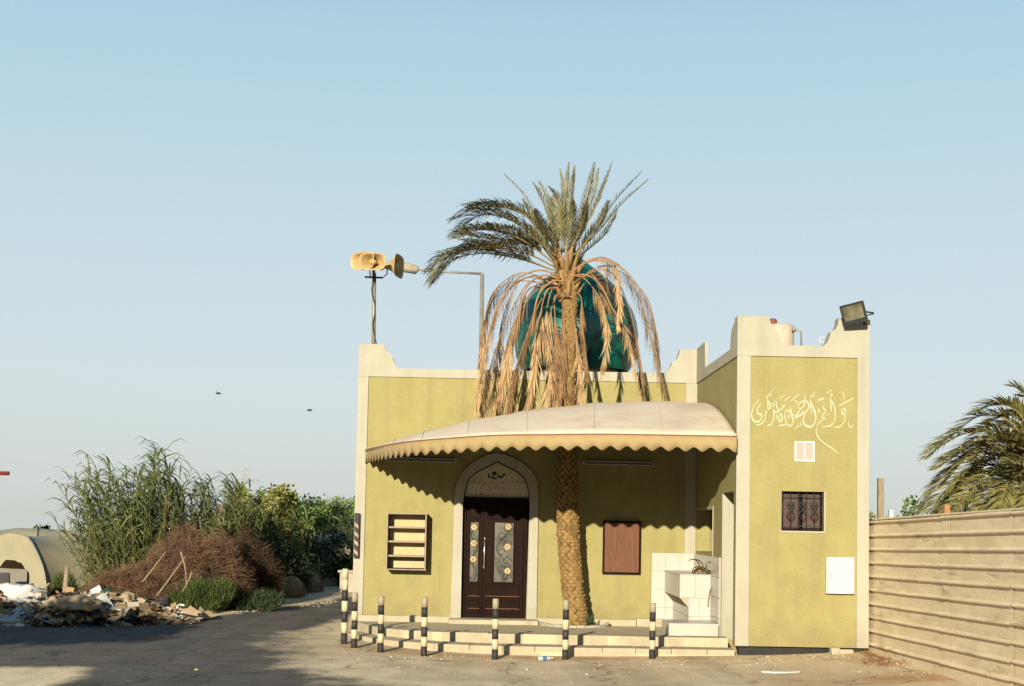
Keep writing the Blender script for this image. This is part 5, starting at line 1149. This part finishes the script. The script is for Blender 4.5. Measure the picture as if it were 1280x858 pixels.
kinds = ((m_wpl, 'white'), (m_wpl, 'w'), (m_bpl, 'b'), (m_gpl, 'g'), (m_card, 'c'), (m_card, 'c'), (m_rust, 'r'), (m_sack, 's'), (m_sack, 's'), (m_concr, 'k'), (m_blk, 'x'), (m_orange, 'o'), (m_dsoil, 'd'))
MBs = {id(k[0]): (MB(), k[0]) for k in kinds}
for i in range(3000):
    fx = rs.random()**.8; p = Vector((-9.6+4.5*fx, 21.93+2.7*rs.random()**1.3*(1-.35*fx)+1.1*sm(.5, 1, fx*4.5/4.7), 0)); p.z = gz(p.x, p.y)
    p.z = hz(p.x, p.y)+.01; s_ = rs.uniform(.018, .05) if rs.random() < .85 else rs.uniform(.05, .10)
    nn_ = noise.noise(Vector((p.x*1.6, p.y*2.2, 4)))+rs.gauss(0, .16)
    kk = (m_blk, m_dsoil, m_rust, m_card, m_sack, m_card, m_sack, m_concr, m_wpl, m_bpl, m_wpl)[int(min(10, max(0, 4.6+nn_*12)))]
    if rs.random() < .035: kk = m_gpl
    if rs.random() < .02: kk = m_orange
    if rs.random() < .02: kk = rs.choice((m_wpl, m_bpl, m_card, m_sack)); s_ = rs.uniform(.09, .17)
    if rs.random() < .72: vs, fs = lump(p-Vector((0,0,s_*.1)), s_*1.1, s_*.9, s_*.6, rs.random()*90, .9, 1, 2.1)
    else:
        a = Vector((rs.gauss(0,1), rs.gauss(0,1), rs.gauss(0,.5))).normalized(); b = a.cross(Vector((rs.gauss(0,.5), rs.gauss(0,.5), 1))).normalized(); s2 = s_*1.5; q_ = p+Vector((0,0,.03))
        vs = [q_-a*s2-b*s2*.5, q_+a*s2-b*s2*.5+Vector((0,0,.02)), q_+a*s2+b*s2*.6, q_-a*s2*.8+b*s2*.6+Vector((0,0,.02))]; fs = [(0,1,2,3)]
    MBs[id(kk)][0].add(vs, fs)
for k, (m_, mm) in MBs.items(): tag(m_.build('small_litter', mm), 'countless small scraps of %s mixed through the roadside rubbish' % mm.name.replace('_', ' '), 'litter', kind='stuff')
for i in range(11):
    fx = rs.random(); x_ = -9.2+4.0*fx; y_ = 22.3+rs.random()*1.3+1.1*sm(.5, 1, fx); w_, d_, h_ = rs.uniform(.07, .14), rs.uniform(.05, .09), rs.uniform(.04, .08)
    M_ = Matrix.Translation((x_, y_, hz(x_, y_)+.05)) @ Matrix.Rotation(rs.uniform(0, 3), 4, 'Z') @ Matrix.Rotation(rs.uniform(-.6, .6), 4, 'X'); a = MB().box(-w_, w_, -d_, d_, -h_, h_, M_)
    a.v = [tuple(Vector(v_)+Vector((noise.noise(Vector(v_)*9), noise.noise(Vector(v_)*8+Vector((5,0,0))), noise.noise(Vector(v_)*9+Vector((0,7,0)))))*.03) for v_ in a.v]
    tag(a.build('rubble_block', m_concr if i % 2 else m_sack, bevel=.01), 'broken sandy block half buried in the roadside rubbish', 'block', 'rubble blocks in the roadside rubbish')
def slabq(name, quad, Y, th, m_, label, cat, dy=.12):
    P_ = [at(u, v, Y+(dy if i in (0, 1) else 0)) for i, (u, v) in enumerate(quad)]; n_ = (P_[1]-P_[0]).cross(P_[2]-P_[0]).normalized()*th
    return tag(MB().add(P_+[p+n_ for p in P_], [(3,2,1,0),(4,5,6,7),(0,1,5,4),(1,2,6,5),(2,3,7,6),(3,0,4,7)]).build(name, m_, fix=True), label, cat)
slabq('white_board', ((112,738),(124,731.5),(131,747),(122,754)), 24.4, .015, m_white, 'square white board tilted on the rubbish, left of two', 'board')
slabq('white_board', ((126,747),(134,740),(143,750.5),(130,757)), 24.2, .015, m_white, 'square white board tilted on the rubbish, right and lower of two', 'board')
t = thing('dark_tub', on_ground(206, 771), 'dark grey plastic tub standing among the rubbish by the green bush', 'tub'); c = Vector(t.location)
k_ = c.y/1650; MB().lathe([(.001, .01), (.085, .01), (.095, .03), (.135, .33), (.145, .345), (.13, .345), (.085, .05), (.001, .045)], tuple(c), 20, Matrix.Rotation(radians(-7), 4, 'Y')).build('tub_body', mat('dark_grey_plastic', (.045,.045,.05), (.08,.08,.085), 5, .6), t)
P_ = spline([on_ground(215, 772), at(221, 761, 22.9), at(224, 756.5, 22.9), at(231, 757, 22.9)], 4)
tag(MB().tube(P_, .02, 7).build('bent_pipe', m_white), 'bent white pipe leaning beside the dark tub', 'pipe')
vs, fs = lump(on_ground(231, 770)+Vector((0,.1,.06)), .12, .1, .09, 3, .4, 2); tag(MB().add(vs, fs, True).build('orange_bag', m_orange), 'small crumpled orange bag under the bent white pipe', 'bag')
def sack(u, v, rx, ry, rz_, m_, label, seed, cat='sack', name='sack', amp=.25, dy=.2):
    g0 = on_ground(u, v+2); g0.z += hz(g0.x, g0.y+dy); vs, fs = lump(g0+Vector((0, dy, rz_*.45)), rx, ry, rz_, seed, amp, 3, 1.8); return tag(MB().add(vs, fs, True).build(name, m_), label, cat)
sack(92, 780, .42, .26, .15, m_sack, 'large sandy brown sack slumped at the front of the rubbish', 2, amp=.55)
sack(18, 774, .36, .25, .17, m_wpl, 'white plastic sheet heaped at the far left of the rubbish', 4, 'bag', 'plastic_sheet', .6)
sack(8, 782, .17, .12, .10, m_bpl, 'crumpled bluish white bag at the lower left of the rubbish', 5, 'bag', 'plastic_bag', .6)
sack(55, 766, .17, .12, .08, m_wpl, 'white bundle lying on the dark open box', 6, 'bag', 'plastic_bag', .6, .5)
sack(113, 768, .26, .15, .11, m_bpl, 'pale bluish plastic bag behind the sandy sack', 7, 'bag', 'plastic_bag', .6, .4)
sack(128, 772, .13, .12, .08, m_gpl, 'dark green crumpled bag among the middle of the rubbish', 8, 'bag', 'plastic_bag', .6)
sack(96, 752, .3, .2, .22, m_card, 'torn brown cardboard heaped behind the rubbish', 9, 'cardboard', 'cardboard_heap', .6, .3)
sack(150, 774, .22, .16, .11, m_sack, 'small sandy bundle right of the green bag', 10, 'sack', 'sack', .5)
sack(322, 760, .3, .14, .10, m_bpl, 'pale bluish litter bags under the dark hedge', 12, 'bag', 'plastic_bag', .7)
sack(74, 752, .16, .1, .13, m_orange, 'rusty orange scrap beside the tilted stake', 13, 'scrap', 'orange_scrap', .8, .3)
pa, pb_ = at(84, 709, 24.6), at(80, 757, 24.5); tag(MB().tube([pb_, pb_.lerp(pa, .5), pa], [.055, .05, .045], 8).build('wooden_stake', m_wood), 'stout pale wooden stake standing in the rubbish', 'stake')
t = thing('broken_box', at(48, 760, 23.6), 'long dark red-brown wooden box lying open on the rubbish', 'box')
a, b = at(30, 750, 23.5), at(66, 762, 23.5); Md = Matrix.Translation((a.x+b.x)/2*Vector((1,0,0))+Vector((0,23.6,(a.z+b.z)/2))) @ Matrix.Rotation(radians(2), 4, 'Y'); wx = (b.x-a.x)/2; hh_ = (a.z-b.z)/2
MB().box(-wx, wx, -.14, -.12, -hh_, hh_, Md).build('front_board', m_rust, t); MB().box(-wx, wx, .1, .12, -hh_, hh_, Md).build('back_board', m_blk, t); MB().box(-wx, wx, -.119, .099, -hh_, -hh_+.02, Md).build('base_board', m_blk, t)
for sx in (-1, 1): MB().box(sx*wx-.01, sx*wx+.01, -.119, .099, -hh_+.021, hh_, Md).build('side_board', m_rust, t)
slabq('black_panel', ((-8,716),(11,716),(12,741),(-6,746)), 24.9, .06, m_blk, 'upright black panel at the far left behind the rubbish', 'panel')
slabq('black_panel', ((2,742),(30,730),(33,738),(6,752)), 24.4, .06, m_blk, 'long black panel leaning low behind the white sheet', 'panel')
slabq('grey_sheet', ((-6,710),(34,712),(33,732),(-6,742)), 25.6, .05, m_gcloth, 'grey sheet standing behind the black panels', 'sheet', .3)
slabq('thin_plank', ((48,743),(50,742),(62,729),(60,729)), 24.2, .02, m_card, 'thin plank propped up beside the dark open box', 'plank')
sack(34, 752, .18, .12, .17, m_rust, 'dark red clay pot shaped scrap behind the open box', 15, 'scrap', 'red_scrap', .4, 1.0)
g_ = MB()
for i in range(320):
    u = rs.uniform(225, 420); v = 772-(u-225)*.098+rs.gauss(0, 1.6); p = on_ground(u, v); s_ = rs.uniform(.015, .05); vs, fs = lump(p, s_, s_, s_*.5, rs.random()*50, .5, 1); g_.add(vs, fs)
tag(g_.build('verge_stones', m_stone), 'pale stones and crumbs along the left verge of the road', 'stones', kind='stuff')

# ================================================================ birds, red bar
for i, (u, v, fl_, lab) in enumerate(((273, 492, 1, 'small dark bird in flight, left and upper of two'), (387, 513, -1, 'small dark bird in flight, right and lower of two'))):
    c = at(u, v, 45); t = thing('bird', c, lab, 'bird', 'birds in the sky')
    MB().lathe([(.001, -.11), (.03, -.05), (.034, .02), (.02, .07), (.001, .1)], tuple(c), 8, Matrix.Rotation(pi/2, 4, 'Y')).build('body', m_bird, t)
    MB().add([c, c+Vector((-.04,.03,0)), c+Vector((-.09*fl_,-.06,.09)), c+Vector((.01,-.03,.01)), c+Vector((.05,.06,.05)), c+Vector((-.08,.12,.04))], [(0,1,2,3), (0,4,5,1)]).build('wings', m_bird, t)
a, b = at(-60, 590.5, 40), at(11.5, 592, 40)
t = thing('red_barrier_arm', (a.x, 40, 0), 'dark red bar poking into view at the left edge above the tunnels', 'bar')
MB().tube([a, b], .06, 8).build('bar', m_red, t); MB().tube([(a.x, 40, -.1), (a.x, 40, a.z+.1)], .09, 8).build('post', m_galv, t)

# ================================================================ trees out of view at the left, whose shade crosses the road
def shade_tree(x, y, h, r_, seed, label): tree('roadside_tree', (x, y, 0), h, r_, label, 'tree', m_leafd, seed, 60, 170, .14, 1.7, rz=.14, trunk_r=.06, cf=(.2,.3), flat=.4)

shade_tree(-9.7, 11.45, 3.0, 2.1, 41, 'flat topped shade tree left of the view whose shade crosses the road')
rs = random.Random(9)
for i in range(21):      # unseen trees added behind the viewer to block low sky light under the awning
    x = -76+7.6*i+rs.uniform(-1, 1); rz_ = 2.6
    tree('sky_block_tree', (x, -19+rs.uniform(-1.5, 1.5), 0), 7.3+rs.uniform(-.4, .3), 4.9, 'added unseen dark tree behind the viewer that blocks low sky light', 'tree', m_leafd, 60+i, 60, 100, .75, 1.4, 'added trees behind the viewer blocking low sky light', rz=3.4, trunk_r=.18, cf=(.14,.24))
